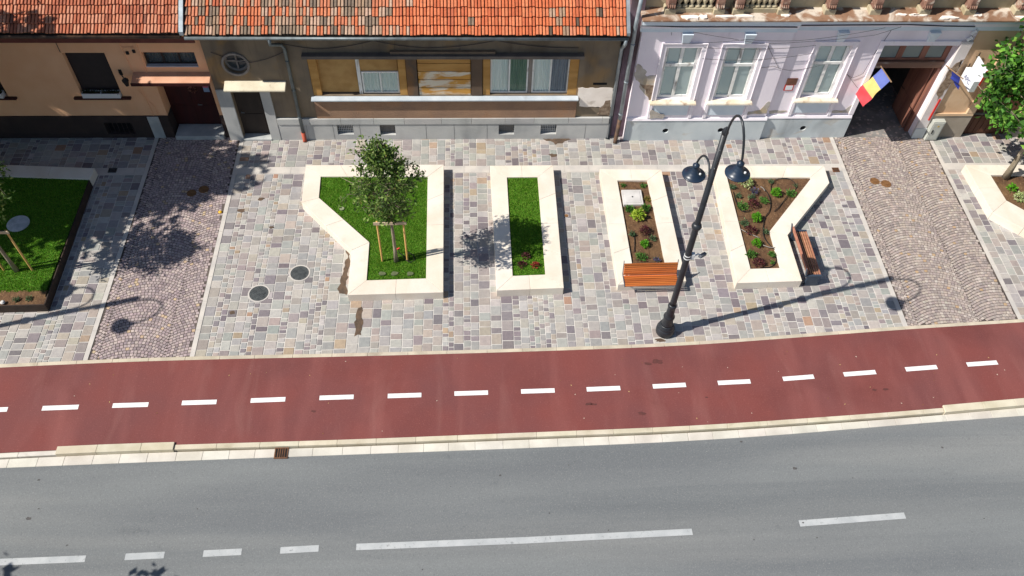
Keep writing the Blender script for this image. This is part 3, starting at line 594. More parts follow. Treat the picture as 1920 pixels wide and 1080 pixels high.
shrub(1445.5, 339, .14, .17, GGR, 110, .06, 'small grey green tuft against the back rim of the angled bed', spiky=True)
shrub(1492, 347, .11, .14, GGR, 50, .06, 'thin grey green sprig at the back right of the angled bed', spiky=True)
shrub(1419, 407, .2, .28, BRG, 330, .075, 'bright green rounded shrub in the middle of the angled bed')
shrub(1396, 417, .19, .17, GGR, 150, .07, 'grey green tuft at the left rim of the angled bed, below the middle bright shrub', spiky=True)
shrub(1408, 431, .23, .22, BUR, 230, .07, 'burgundy shrub halfway down the angled bed, above a bright green shrub')
shrub(1437, 434, .14, .17, GGR, 110, .06, 'grey green tuft at the inner corner of the angled bed', spiky=True)
shrub(1419.5, 455, .18, .24, BRG, 280, .07, 'bright green shrub nearest the road in the angled bed')
shrub(1409, 476, .24, .18, GRN, 190, .08, 'bushy green plant in the front left of the angled bed', spiky=True)
shrub(1448, 476, .16, .2, GRN, 150, .07, 'green tuft in the front right of the angled bed', spiky=True)
shrub(1423.5, 492, .24, .2, BUR, 230, .07, 'burgundy shrub nearest the front rim of the angled bed')
shrub(1449, 492, .09, .1, GRN, 60, .06, 'tiny green sprig in the front right corner of the angled bed', spiky=True)
shrub(986.7, 479, .17, .2, BUR, 170, .07, 'dark burgundy plant in the lawn strip, in the tree shadow', z=.25, group='small plants in the lawn strip')
shrub(978.6, 496, .17, .15, BUR, 150, .07, 'burgundy plant at the left of the lawn strip front end', z=.25, group='small plants in the lawn strip')
shrub(1004, 497, .16, .15, REDF, 150, .07, 'red leaved plant at the right of the lawn strip front end', z=.25, group='small plants in the lawn strip')
shrub(1898, 352, .2, .24, BRG, 190, .08, 'green plant in the bed at the right edge, beside the tree trunk')
shrub(1913, 369, .26, .24, VAR, 240, .08, 'pale variegated plant in the bed at the right edge')
shrub(30, 561, .13, .16, GGR, 110, .06, 'small green tuft at the left of the soil strip in front of the shaded lawn', spiky=True)
shrub(54, 559, .13, .16, GGR, 110, .06, 'small green tuft at the right of the soil strip in front of the shaded lawn', spiky=True)
p = at(5, 567, .3); mb = MB(); mb.lathe([(.0, 0), (.06, .01), (.07, .04), (.04, .075), (0, .08)], (p.x, p.y, .27), 9); tag(mb.build('stone', concrete_m, loc=(p.x, p.y, .27)), 'white stone on the soil strip by the steel edging', 'stone')
# ------------------------------------------------------------------ small ground things
def hose(name, pxs, z, r, mat, label, cat='hose', group=None):
    P = [at(x, y, z) for x, y in pxs]; Q = []
    for i in range(len(P)-1):
        a, b, c, d = P[max(i-1, 0)], P[i], P[i+1], P[min(i+2, len(P)-1)]
        for t in (0, .25, .5, .75):
            Q.append(.5*((2*b)+(c-a)*t+(2*a-5*b+4*c-d)*t*t+(3*b-a-3*c+d)*t**3))
    Q.append(P[-1]); mb = MB(); mb.tube(Q, r, 6); return tag(mb.build(name, mat, loc=Q[0], smooth=True), label, cat, group)
HG = 'irrigation hoses in the angled bed'
hose('irrigation_hose', [(1375, 360), (1380, 378), (1389, 394), (1401, 397), (1412, 392)], .275, .012, black_m, 'black irrigation hose curving around the bushy green plant at the left rim', 'hose', HG)
hose('irrigation_hose', [(1428, 350), (1438, 360), (1445, 378), (1443, 395), (1434, 408), (1431, 425), (1432, 442), (1440, 456), (1455, 470)], .28, .012, black_m, 'long black irrigation hose snaking down the middle of the angled bed', 'hose', HG)
hose('irrigation_hose', [(1446, 358), (1446, 346), (1455, 337), (1470, 334), (1485, 338), (1493, 350), (1490, 357)], .28, .012, black_m, 'black irrigation hose looping along the back rim of the angled bed', 'hose', HG)
hose('irrigation_hose', [(1478, 365), (1470, 376), (1461, 388), (1452, 396)], .28, .012, black_m, 'short black irrigation hose running diagonally below the right green plant', 'hose', HG)
hose('irrigation_hose', [(1390, 430), (1402, 437), (1415, 442), (1424, 446)], .285, .011, hose_m, 'short grey hose end beside the burgundy shrub halfway down the bed', 'hose', HG)
hose('irrigation_hose', [(1426, 350), (1431, 353), (1434, 358)], .29, .012, hose_m, 'short pale hose end right of the lavender', 'hose', HG)
hose('irrigation_hose', [(1456, 465), (1456, 478), (1455, 490), (1446, 500), (1425, 502)], .28, .012, black_m, 'black irrigation hose along the front right corner of the angled bed', 'hose', HG)
hose('irrigation_hose', [(1431, 459.5), (1442, 463.5), (1453, 464)], .31, .012, hose_m, 'pale grey hose crossing from the bed to the stone rim', 'hose', HG)
hose('irrigation_hose', [(1189, 441), (1190, 455), (1189, 472)], .28, .012, black_m, 'thin black hose standing down the left side of the narrow bed', 'hose')
hose('irrigation_hose', [(1219, 440), (1215, 450), (1213, 458)], .28, .012, black_m, 'thin black hose by the low grey green tuft in the narrow bed', 'hose')
vp = at(748, 470, .4); hr = thing('irrigation_hose', (vp.x, vp.y, .25), 'black irrigation hose with red valve looped in the grass beside the young tree', 'hose')
lp = [at(x, y, .30) for x, y in ((748, 474), (756, 479), (762, 488), (769, 492), (777, 488), (776, 479), (768, 474), (759, 477))]
m = MB(); m.tube([Vector((vp.x, vp.y, .5))]+lp, .014, 6); m.build('hose_loop', black_m, hr, smooth=True)
m = MB(); m.tube([(vp.x-.05, vp.y, .47), (vp.x+.03, vp.y, .53)], [.022, .018], 8); m.build('valve', red_m, hr)
def disc(px, py, r, z, mat, name, label, cat, ring=None, group=None, relief=True):
    p = at(px, py, z); root = thing(name, (p.x, p.y, z), label, cat, group)
    if ring:
        m = MB(); m.ring(r*.985, r*1.13, -.02, .004, p); m.build('frame_ring', ring, root)
    m = MB(); m.lathe([(r*.97, -.015), (r*.97, .006), (0, .006)], p, 28)
    if relief:
        for i in range(-6, 7):
            for j in range(-6, 7):
                x, y = i*r*.15, j*r*.15
                if math.hypot(x, y) < r*.85 and (i+j) % 2 == 0: m.box(p.x+x-r*.055, p.x+x+r*.055, p.y+y-r*.055, p.y+y+r*.055, z+.006, z+.011)
    m.build('cover', mat, root); return root
disc(562, 512, .27, .002, iron_m, 'manhole_cover', 'round dark iron manhole cover in the slabs, the one nearer the angled planter', 'manhole cover', band_m, 'manhole covers in the slabs')
disc(485.5, 550, .275, .002, iron_m, 'manhole_cover', 'round dark iron manhole cover in the slabs, the one nearer the bike lane', 'manhole cover', band_m, 'manhole covers in the slabs')
disc(34, 419, .33, .30, M('galvanised', C(214, 218, 222), C(180, 186, 190), 5, .6, .2), 'inspection_cover', 'grey round inspection cover lying in the shaded left lawn', 'cover', None, None)
GC = 'small rusty covers in the driveways'
disc(1640, 339.5, .135, .004, ironrust_m, 'valve_cover', 'small ochre valve cover in the right driveway, left one of the pair', 'cover', ironrust_m, GC)
disc(1661.5, 344.5, .145, .004, ironrust_m, 'valve_cover', 'small ochre valve cover in the right driveway, right one of the pair', 'cover', ironrust_m, GC)
disc(359, 362, .13, .004, ironrust_m, 'valve_cover', 'small rusty valve cover in the shaded left driveway, left one of the pair', 'cover', ironrust_m, GC)
disc(382, 355, .14, .004, ironrust_m, 'valve_cover', 'small rusty valve cover in the shaded left driveway, right one of the pair', 'cover', ironrust_m, GC)
disc(641, 391, .075, .285, M('mossy_plastic', C(150, 158, 122), C(128, 138, 100), 8, .8), 'lawn_marker', 'small grey cap in the lawn left of the young tree', 'cap', None, None, False)
disc(1062, 404.5, .07, .003, ironrust_m, 'drain_plug', 'tiny rusty round cap in the slabs right of the lawn strip planter', 'cap', concrete_m, None, False)
disc(938, 918, .0, .0, black_m, 'x', 'x', 'x') if False else None
for x, t in ((716.5, 'left'), (739.5, 'middle'), (769.5, 'right')):
    p = at(x, 513, .285); m = MB(); m.prism(blob(p.x, p.y, .1, .07, 12, .3, x), .24, .292); tag(m.build('stepping_stone', M('flat_stone', C(104, 112, 78), C(82, 92, 58), 8, .9, .3), loc=(p.x, p.y, .25)), f'{t} one of three small flat stones sunk in the lawn before the young tree', 'stone', 'flat stones in the lawn')
p = at(413, 398, .01); m = MB(); m.lathe([(.055, 0), (.055, .03), (.03, .05), (0, .052)], (p.x, p.y, .003), 12); tag(m.build('survey_marker', M('yellow_plastic', C(246, 190, 50), rough=.5), loc=(p.x, p.y, 0)), 'small bright yellow cap on the right border of the left driveway', 'cap')
def grate(px, py, w, l, z, label, n=5, mat=grate_m):
    p = at(px, py, z); root = thing('drain_grate', (p.x, p.y, z), label, 'drain grate', 'drain grates'); m = MB(); t = .03
    m.box(p.x-w/2, p.x+w/2, p.y-l/2, p.y-l/2+t, z-.03, z+.012); m.box(p.x-w/2, p.x+w/2, p.y+l/2-t, p.y+l/2, z-.03, z+.012)
    m.box(p.x-w/2, p.x-w/2+t, p.y-l/2+t, p.y+l/2-t, z-.03, z+.012); m.box(p.x+w/2-t, p.x+w/2, p.y-l/2+t, p.y+l/2-t, z-.03, z+.012); m.build('frame', mat, root)
    m = MB(); s = (w-2*t)/n
    for i in range(1, n): x = p.x-w/2+t+i*s; m.box(x-s*.2, x+s*.2, p.y-l/2+t, p.y+l/2-t, z-.02, z+.009)
    m.build('grille', mat, root); m = MB(); m.box(p.x-w/2+.01, p.x+w/2-.01, p.y-l/2+.01, p.y+l/2-.01, z+.0015, z+.003); m.build('pit', dark_m, root); return root
grate(527.5, 849.5, .34, .3, ZG+.004, 'rusty drain grate set in the pale gutter beside the road')
grate(1567, 318.5, .22, .2, .006, 'brown drain grate at the end of the channel beside the right driveway', 5)
grate(211, 319.5, .26, .2, .006, 'dark drain grate at the corner of the steel edged planter', 5, iron_m)
# square hatch
p = [at(x, y, .33) for x, y in ((1165, 355.6), (1202, 355), (1206, 383), (1168.6, 383))]; x0, x1 = p[0].x, p[1].x; y0, y1 = p[2].y, p[0].y
hr = thing('access_hatch', ((x0+x1)/2, (y0+y1)/2, .25), 'square pale concrete access hatch lying on the soil of the narrow planter', 'hatch')
m = MB(); m.box(x0, x1, y0, y1, .2, .325); m.build('frame', concrete_m, hr, bevel=.008)
m = MB(); d = .07; m.box(x0+d, x1-d, y0+d, y1-d, .326, .337); m.build('lid', concrete_m, hr, bevel=.005)
m = MB(); m.lathe([(.028, .337), (.028, .341), (0, .341)], ((x0+x1)/2, (y0+y1)/2, 0), 10); m.build('lifting_hole', black_m, hr)
# ------------------------------------------------------------------ benches
def bench(L, y0, seat_n, label, mat, loc, rz, legs):
    """local frame: length along x, facing -y, seat front at y=0"""
    root = bpy.data.objects.new('bench', None); COL.objects.link(root); root.location = loc; root.rotation_euler.z = rz; ORI[root.name] = (0, 0, 0); tag(root, label, 'bench', 'benches by the planters')
    m = MB(); sw = .045; gp = .021; n = seat_n
    for i in range(n):
        y = i*(sw+gp); z = .45-.012*math.sin(i/(n-1)*math.pi)
        m.box(-L/2, L/2, y, y+sw, z-.055, z, jit((1, 1, 1), .24))
    m.build('seat', mat, root, bevel=.009); D = n*(sw+gp)
    m = MB(); nb = 4 if legs else 6
    for i in range(nb):
        u = .0+i*(sw+gp); c = Vector((0, D-.012+u*.30, .452+u*.95)); t = Vector((0, .30, .954)); nn = Vector((0, .954, -.30))
        a = c; b = c+t*sw; q_ = nn*.05
        m.hexa([(-L/2, a.y, a.z), (L/2, a.y, a.z), (L/2, a.y+q_.y, a.z+q_.z), (-L/2, a.y+q_.y, a.z+q_.z), (-L/2, b.y, b.z), (L/2, b.y, b.z), (L/2, b.y+q_.y, b.z+q_.z), (-L/2, b.y+q_.y, b.z+q_.z)], jit((1, 1, 1), .24))
    m.build('backrest', mat, root, bevel=.009)
    ub = .03+nb*(sw+gp)
    for sx in (-1, 1):
        m = MB(); x = sx*(L/2+.001); a, b = (x, x+.07) if sx > 0 else (x-.07, x)
        if not legs: a, b = (L/2-.001+.0, L/2+.016) if sx > 0 else (-L/2-.016, -L/2+.001)
        zt = .452
        m.box(a, b, -.004, D+.03, .385, zt)
        m.hexa([(a, D+.032, .40), (b, D+.032, .40), (b, D+.075, .40), (a, D+.075, .40), (a, D+.03+ub*.3, .47+ub*.95), (b, D+.03+ub*.3, .47+ub*.95), (b, D+.06+ub*.3, .47+ub*.95), (a, D+.06+ub*.3, .47+ub*.95)])
        if legs: m.box(a, b, .02, D+.0, 0, .384)
        m.build('frame', steel_m, root, bevel=.004)
    if not legs:
        for sx in (-.35, .35):
            m = MB(); m.box(sx*L-.04, sx*L+.04, .17, D, .301, .384); m.build('foot', steel_m, root)
    else:
        m = MB(); m.box(-L/2+.075, L/2-.075, D*.45, D*.45+.05, .33, .38); m.build('crossrail', steel_m, root)
    return root
b1 = bench(1.55, 0, 6, 'orange timber slatted bench mounted on the front rim of the narrow soil planter', slat_m, (5.075, 14.43, 0), R_(1.0), False)
b2 = bench(1.66, 0, 6, 'reddish timber bench with steel ends standing beside the angled planter, seen from behind', slatr_m, (10.07, 15.58, 0), R_(90.), True)
# ------------------------------------------------------------------ street lamps
LB = at(1246, 622, 0)
def lampost(b):
    root = thing('street_lamp', (b.x, b.y, 0), 'tall black street lamp with two hanging lamp heads standing by the bike lane', 'street lamp', 'black twin headed street lamps')
    x, y = b.x, b.y
    m = MB(); m.lathe([(.235, 0), (.255, .03), (.262, .10), (.255, .2), (.235, .25), (.215, .27), (.222, .30), (.215, .33), (.185, .36), (.185, .38), (.15, .42), (.165, .40), (.155, .44), (.135, .66), (.15, .70), (.158, .74), (.15, .78), (.125, .82), (.115, .86), (.105, 1.10), (.10, 1.18), (.118, 1.20), (.122, 1.24), (.11, 1.28), (.09, 1.30)], (x, y, 0), 28); m.build('base', lamp_m, root, smooth=True)
    m = MB(); 
    for k in range(10):
        a = k*math.pi/5; m.bar((x+.142*math.cos(a), y+.142*math.sin(a), .44), (x+.12*math.cos(a), y+.12*math.sin(a), .7), .018, .02, up=(math.cos(a), math.sin(a), 0))
    m.build('base_fluting', lamp_m, root)
    m = MB(); m.lathe([(.088, 1.28), (.084, 1.5), (.078, 4.35), (.072, 4.5), (.066, 7.35)], (x, y, 0), 20); m.build('pole', lamp_m, root, smooth=True)
    m = MB(); m.lathe([(.079, 4.33), (.11, 4.37), (.125, 4.43), (.11, 4.49), (.074, 4.53)], (x, y, 0), 20); m.build('collar', lamp_m, root, smooth=True)
    m = MB(); m.lathe([(.072, 7.34), (.078, 7.38), (.06, 7.46), (.0, 7.55)], (x, y, 0), 16); m.build('finial', lamp_m, root, smooth=True)
    for (ry, zb, zt, ha, zh, sc, ah) in ((-1, 6.3, 7.45, .86, 7.05, .76, 1.9), (1, 4.72, 5.75, .80, 5.37, .80, 1.2)):
        o = .095*ry; pts = [(x, y+o, zb), (x, y+o, zb+.5), (x, y+o, zt)]; r = (ha-.095)/2
        cx_ = .17 if ry < 0 else -.12
        for k in range(1, 13):
            a = math.pi*k/12; t = k/12
            pts.append((x+cx_*t*t, y+ry*(.095+r-r*math.cos(a)), zt+r*ah*math.sin(a)))
        pts.append((x+cx_, y+ry*ha, zh+.42*sc))
        m = MB(); m.tube(pts, [.027]*3+[.026]*(len(pts)-3), 10)
        for zc in (zb+.08, zb+.62): m.box(x-.035, x+.035, min(y+o, y), max(y+o, y), zc-.02, zc+.02)
        arm = m.build('arm', lamp_m, root, smooth=True)
        hx, hy = x+cx_, y+ry*ha
        prof = [(.30, -.02), (.345, 0), (.35, .025), (.33, .04), (.24, .06), (.235, .10), (.175, .12), (.17, .18), (.13, .21), (.125, .25), (.10, .29), (.09, .33), (.105, .35), (.105, .40), (.07, .44), (.035, .47), (.03, .52)]
        m = MB(); m.lathe([(r_*sc, z_*sc) for r_, z_ in prof], (hx, hy, zh-.03), 28); hd = m.build('lamp_head', lamphead_m, root, smooth=True)
        m = MB(); m.lathe([(0, -.085*sc), (.14*sc, -.07*sc), (.24*sc, -.035*sc), (.275*sc, -.022*sc)], (hx, hy, zh-.03), 24); m.build('glass', lens_m, hd, smooth=True)
        m = MB(); m.lathe([(.025, 0), (.025, .03), (.012, .04), (0, .04)], (hx+.1, hy-.13, zh+.11), 10); m.build('photocell', plasticw_m, hd)
    return root
lamp1 = lampost(LB)
lamp2 = copy_tree(lamp1); l2 = at(-283, 668, 0); lamp2.location = (l2.x, l2.y, 0); lamp2['label'] = 'black street lamp standing left of the view, its shadow on the left driveway'
# camera on the pole
cz = 3.32; root = thing('security_camera', (LB.x+.08, LB.y, cz), 'white security camera on a bracket strapped to the street lamp pole', 'camera')
m = MB(); m.box(LB.x+.085, LB.x+.17, LB.y-.06, LB.y+.05, cz-.09, cz+.1); m.build('junction_box', plasticw_m, root, bevel=.01)
m = MB(); m.tube([(LB.x+.17, LB.y, cz), (LB.x+.26, LB.y+.02, cz+.05), (LB.x+.33, LB.y+.03, cz)], .022, 8); m.build('bracket', plasticw_m, root)
m = MB(); m.bar((LB.x+.30, LB.y-.03, cz-.0), (LB.x+.48, LB.y+.12, cz-.06), .09, .08); m.build('camera_body', M('camera_grey', C(96, 100, 108), rough=.4), root, bevel=.012)
m = MB()
for dz in (-.06, .04): m.lathe([(.084, dz-.012), (.09, dz-.012), (.09, dz+.012), (.084, dz+.012)], (LB.x, LB.y, cz), 18)
m.build('strap', plasticw_m, root)
#HOUSES
# ------------------------------------------------------------------ houses: shared builders
def wall(mb, x0, x1, z0, z1, Y, holes, depth=.22, col=(1, 1, 1)):
    """front sheet with real openings and their reveals"""
    X = sorted({x0, x1, *[h[0] for h in holes], *[h[1] for h in holes]}); Z = sorted({z0, z1, *[h[2] for h in holes], *[h[3] for h in holes]})
    X = [x for x in X if x0 <= x <= x1]; Z = [z for z in Z if z0 <= z <= z1]
    for a, b in zip(X, X[1:]):
        for c, d in zip(Z, Z[1:]):
            if any(h[0]-1e-6 <= a and b <= h[1]+1e-6 and h[2]-1e-6 <= c and d <= h[3]+1e-6 for h in holes): continue
            mb.face([(a, Y, c), (b, Y, c), (b, Y, d), (a, Y, d)], col)
    for h in holes:
        a, b, c, d = h[:4]; e = Y+(h[4] if len(h) > 4 else depth)
        mb.face([(a, Y, c), (a, Y, d), (a, e, d), (a, e, c)], col); mb.face([(b, Y, c), (b, e, c), (b, e, d), (b, Y, d)], col)
        if c > z0+1e-4: mb.face([(a, Y, c), (a, e, c), (b, e, c), (b, Y, c)], col)
        mb.face([(a, Y, d), (b, Y, d), (b, e, d), (a, e, d)], col)
def shell(mb, x0, x1, Y, yb, z0, z1):   # the sides, the back and the top of a house behind its front sheet
    mb.face([(x0, Y, z0), (x0, Y, z1), (x0, yb, z1), (x0, yb, z0)]); mb.face([(x1, Y, z0), (x1, yb, z0), (x1, yb, z1), (x1, Y, z1)])
    mb.face([(x0, yb, z0), (x0, yb, z1), (x1, yb, z1), (x1, yb, z0)]); mb.face([(x0, Y, z1), (x1, Y, z1), (x1, yb, z1), (x0, yb, z1)])
def tiles(x0, x1, ye, ze, pitch, rows, exposure, colf, root, w=.098, seed=0):
    random.seed(100+seed); th = R_(pitch); S = Vector((0, math.cos(th), math.sin(th))); N = Vector((0, -math.sin(th), math.cos(th))); mb = MB(); n = int((x1-x0)/w); w = (x1-x0)/n
    O = Vector((0, ye, ze))
    for r in range(rows):
        sag = [.012*noise.noise((i*.06, r*1.3, seed)) for i in range(n+2)]
        tc = None
        for i in range(n):
            if i % 2 == 0 or tc is None or rnd(0, 1) < .45: tc = colf(x0+i*w, r); jx, js, jn = rnd(-.005, .005), rnd(-.02, .02), rnd(-.004, .008)
            c = jit(tc, .055); a, b = x0+i*w+jx+.011, x0+(i+1)*w+jx-.007
            s0, s1 = r*exposure+js+sag[i], (r+1)*exposure+.05; n0, n1 = .066+jn, .012
            def pt(x, s, h): return O+Vector((x, 0, 0))+S*s+N*h
            e = (b-a)*.2
            P = [pt(a, s0, n0-.022), pt(a+e, s0, n0), pt(b-e, s0, n0), pt(b, s0, n0-.022), pt(a, s1, n1-.022), pt(a+e, s1, n1), pt(b-e, s1, n1), pt(b, s1, n1-.022), pt(a, s0, n0-.045), pt(b, s0, n0-.045)]
            mb.faces(P, [(0, 1, 5, 4), (1, 2, 6, 5), (2, 3, 7, 6), (8, 9, 3, 2, 1, 0)], c)
    return mb.build('roof_tiles', tile_m, root)
def roof_body(x0, x1, ye, ze, pitch, run, root, name='roof'):
    th = math.tan(R_(pitch)); mb = MB(); t = .14
    pr = [(ye, ze), (ye+run, ze+run*th), (ye+2*run, ze), (ye+2*run, ze-t), (ye+.02, ze-t)]
    A = [(x0, y, z) for y, z in pr]; B = [(x1, y, z) for y, z in pr]; n = len(pr)
    mb.faces(A+B, [tuple(range(n)), tuple(reversed(range(n, 2*n)))]+[(i, n+i, n+(i+1) % n, (i+1) % n) for i in range(n)])
    return mb.build(name, underroof_m, root)
def pane_window(root, a, b, c, d, Y, cols, fw=.055, rows=1, frame=whitewood_m, split=None, curt=(curtain_m,), name='window', back=.10, bar=.05, pane_name='pane', glass=None):
    """a casement: frame and mullions as one mesh, one pane sheet, a curtain behind; Y is the frame's front"""
    m = MB(); f = fw; t = .05
    m.box(a, a+f, Y, Y+t, c, d); m.box(b-f, b, Y, Y+t, c, d); m.box(a+f, b-f, Y, Y+t, c, c+f); m.box(a+f, b-f, Y, Y+t, d-f, d)
    wcol = (b-a-2*f)/cols
    for i in range(1, cols): x = a+f+i*wcol; m.box(x-bar/2, x+bar/2, Y-.006, Y+t-.01, c+f, d-f)
    if split: m.box(a+f, b-f, Y-.03, Y+t-.012, split-.05, split+.05)
    w = m.build(name, frame, root, bevel=.004)
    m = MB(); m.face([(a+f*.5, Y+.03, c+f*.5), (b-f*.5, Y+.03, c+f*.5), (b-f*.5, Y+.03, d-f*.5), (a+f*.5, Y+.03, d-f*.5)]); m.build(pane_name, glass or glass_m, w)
    for i in range(cols):
        m = MB(); x0, x1 = a+f+i*wcol, a+f+(i+1)*wcol; n = 26
        for k in range(n):
            u0, u1 = x0+(x1-x0)*k/n, x0+(x1-x0)*(k+1)/n; y0, y1 = [Y+back+.018*math.sin(u*55+3*noise.noise((u*3, i, 1))) for u in (u0, u1)]
            m.face([(u0, y0, c+.02), (u1, y1, c+.02), (u1, y1, d-.02), (u0, y0, d-.02)])
        m.build('curtain', curt[i % len(curt)], w, smooth=True)
    return w
def void(root, a, b, c, d, Y): m = MB(); m.face([(a, Y, c), (b, Y, c), (b, Y, d), (a, Y, d)]); m.build('dark_interior', dark_m, root)
def cable(name, pts, Y, r, root, mat=cable_m, sag=0.):
    P = []
    W_ = [wl(x, y, Y-.03) for x, y in pts]
    for a, b in zip(W_, W_[1:]):
        for k in range(6): t = k/6; P.append(a.lerp(b, t)-Vector((0, 0, sag*4*t*(1-t)*(b-a).length)))
    P.append(W_[-1]); m = MB(); m.tube(P, r, 5); return m.build(name, mat, root)
# ------------------------------------------------------------------ the peach house (left)
Y0 = 21.22
XA, XB = -27., -8.0
ph = thing('peach_house', (-13, Y0, 0), 'peach rendered house with faded terracotta roof and maroon door, in tree shade', 'house')
F = lambda px, py, Y=Y0: (wl(px, py, Y).x, wl(px, py, Y).z)
zpl = F(240, 217.5)[1]; ztop = 4.35
w1 = (F(114.5, 99)[0], F(193.5, 99)[0]-.0, F(155, 180.5)[1], F(150, 99)[1]); w1 = ((F(114.5, 99)[0]+F(155.5, 180.5)[0])/2, (F(193.6, 99)[0]+F(232, 180.5)[0])/2, w1[2], w1[3])
w0 = (w1[0]-(w1[1]-w1[0])-1.25, 0, w1[2], w1[3]); xr0 = F(16.7, 182)[0]; w0 = (xr0-(w1[1]-w1[0]), xr0, w1[2], w1[3])
tw = ((F(264, 98)[0]+F(275, 125)[0])/2, (F(364, 98)[0]+F(372, 125)[0])/2, F(300, 125)[1], F(300, 98)[1])
dx0, dx1 = F(287.5, 160)[0]+.08, F(414, 212)[0]-.06
dtop = F(340, 161)[1]+.25
mb = MB(); wall(mb, XA, XB, zpl, ztop, Y0, [w1+(.2,), w0+(.2,), tw+(.2,), (dx0, dx1, zpl, dtop, .55)]); shell(mb, XA, XB, Y0, Y0+8.6, 0, ztop); mb.build('wall', peach_m, ph)
cw = (F(193, 229)[0]+.02, F(246, 229)[0], F(220, 250)[1], F(220, 229)[1])
mb = MB(); wall(mb, XA, dx0-.0, -.02, zpl+.02, Y0-.04, [cw+(.2,)]); wall(mb, dx1, XB, -.02, zpl+.02, Y0-.04, [])
mb.face([(XA, Y0-.04, zpl+.02), (dx0, Y0-.04, zpl+.02), (dx0, Y0+.0, zpl+.02), (XA, Y0+.0, zpl+.02)]); mb.face([(dx1, Y0-.04, zpl+.02), (XB, Y0-.04, zpl+.02), (XB, Y0, zpl+.02), (dx1, Y0, zpl+.02)])
mb.face([(dx0, Y0-.04, -.02), (dx0, Y0-.04, zpl+.02), (dx0, Y0+.55, zpl+.02), (dx0, Y0+.55, -.02)]); mb.face([(dx1, Y0-.04, -.02), (dx1, Y0+.55, -.02), (dx1, Y0+.55, zpl+.02), (dx1, Y0-.04, zpl+.02)])
mb.build('plinth', peachplinth_m, ph)
for w in (w0, w1):
    m = MB(); n = 26; h = (w[3]-w[2])/n
    for i in range(n): z = w[2]+i*h; m.hexa([(w[0], Y0+.15, z), (w[1], Y0+.15, z), (w[1], Y0+.19, z), (w[0], Y0+.19, z), (w[0], Y0+.165, z+h), (w[1], Y0+.165, z+h), (w[1], Y0+.19, z+h), (w[0], Y0+.19, z+h)])
    win = m.build('shutter', darkshut_m, ph)
    m = MB(); m.box(w[0]-.25, w[1]+.25, Y0-.10, Y0+.16, w[2]-.07, w[2]-.002); m.build('sill', maroon_m, ph, bevel=.006)
void(ph, cw[0], cw[1], cw[2], cw[3], Y0+.15)
m = MB()
for i in range(6): x = cw[0]+(i+.5)*(cw[1]-cw[0])/6; m.box(x-.012, x+.012, Y0+.05, Y0+.07, cw[2], cw[3])
m.build('cellar_grille', darkshut_m, ph)
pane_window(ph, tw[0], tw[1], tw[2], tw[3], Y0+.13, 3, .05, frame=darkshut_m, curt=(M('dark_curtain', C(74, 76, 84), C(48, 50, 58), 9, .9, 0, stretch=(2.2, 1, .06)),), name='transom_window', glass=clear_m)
m = MB(); m.box(tw[0], tw[1], Y0-.02, Y0+.125, tw[2]-.002, tw[2]+.02); m.build('transom_sill', sill_m, ph)
# door
m = MB(); m.box(dx0+.005, dx1-.005, Y0+.45, Y0+.52, .16, dtop)
dw = (dx1-dx0)
for a, b in ((.06, .46), (.54, .94)):
    for c, d in ((.25, .95), (1.05, 2.2)): m.box(dx0+dw*a, dx0+dw*b, Y0+.435, Y0+.451, c, d)
door = m.build('door', maroon_m, ph, bevel=.006)
m = MB(); m.tube([(dx0+dw*.56, Y0+.43, 1.02), (dx0+dw*.56, Y0+.38, 1.02), (dx0+dw*.64, Y0+.38, 1.02)], .014, 6); m.build('handle', zinc_m, door)
m = MB(); m.box(dx0+.06, dx1-.03, Y0-.16, Y0+.45, -.005, .15); m.build('door_step', stonestep_m, ph, bevel=.01)
s0, s1 = F(270, 218)[0], F(289, 218)[0]; m = MB(); m.box(s0+.1, s1+.14, Y0-.065, Y0-.042, 0, zpl+.01); m.build('stone_panel', stonestep_m, ph, bevel=.004)
# canopy
c0, c1 = F(251.5, 140)[0], F(398.6, 140)[0]-.02; zc = F(330, 140.5)[1]+.12
m = MB(); m.hexa([(c0, Y0-.42, zc-.19), (c1, Y0-.42, zc-.19), (c1, Y0-.002, zc-.10), (c0, Y0-.002, zc-.10), (c0, Y0-.42, zc-.10), (c1, Y0-.42, zc-.10), (c1, Y0-.002, zc), (c0, Y0-.002, zc)]); m.build('canopy', salmon_m, ph, bevel=.01)
m = MB(); m.box(c0-.01, c1+.01, Y0-.445, Y0-.421, zc-.20, zc-.095); m.build('canopy_fascia', maroon_m, ph)
# roof, gutter, fascia
ze0 = WZ(200, 59, Y0-.5)-.02
th0 = 35
roof_body(XA, -8.33, Y0-.5, ze0-.05, th0, 4.6, ph)
TS = [C(220, 142, 108), C(208, 126, 92), C(198, 114, 82), C(222, 152, 120), C(184, 108, 80), C(150, 96, 78)]
tiles(XA, -8.36, Y0-.5, ze0-.05, th0, 19, .275, lambda x, r: random.choice(TS[:5] if rnd(0, 1) > .06 else TS), ph, seed=1)
m = MB(); m.box(XA, XB-.0, Y0-.46, Y0-.43, ze0-.40, ze0-.2); m.build('fascia', fascia_m, ph)
m = MB(); m.tube([(XA, Y0-.54, ze0-.13), (XB-.33, Y0-.54, ze0-.14)], .05, 10); m.build('gutter', rust_m, ph, smooth=True)
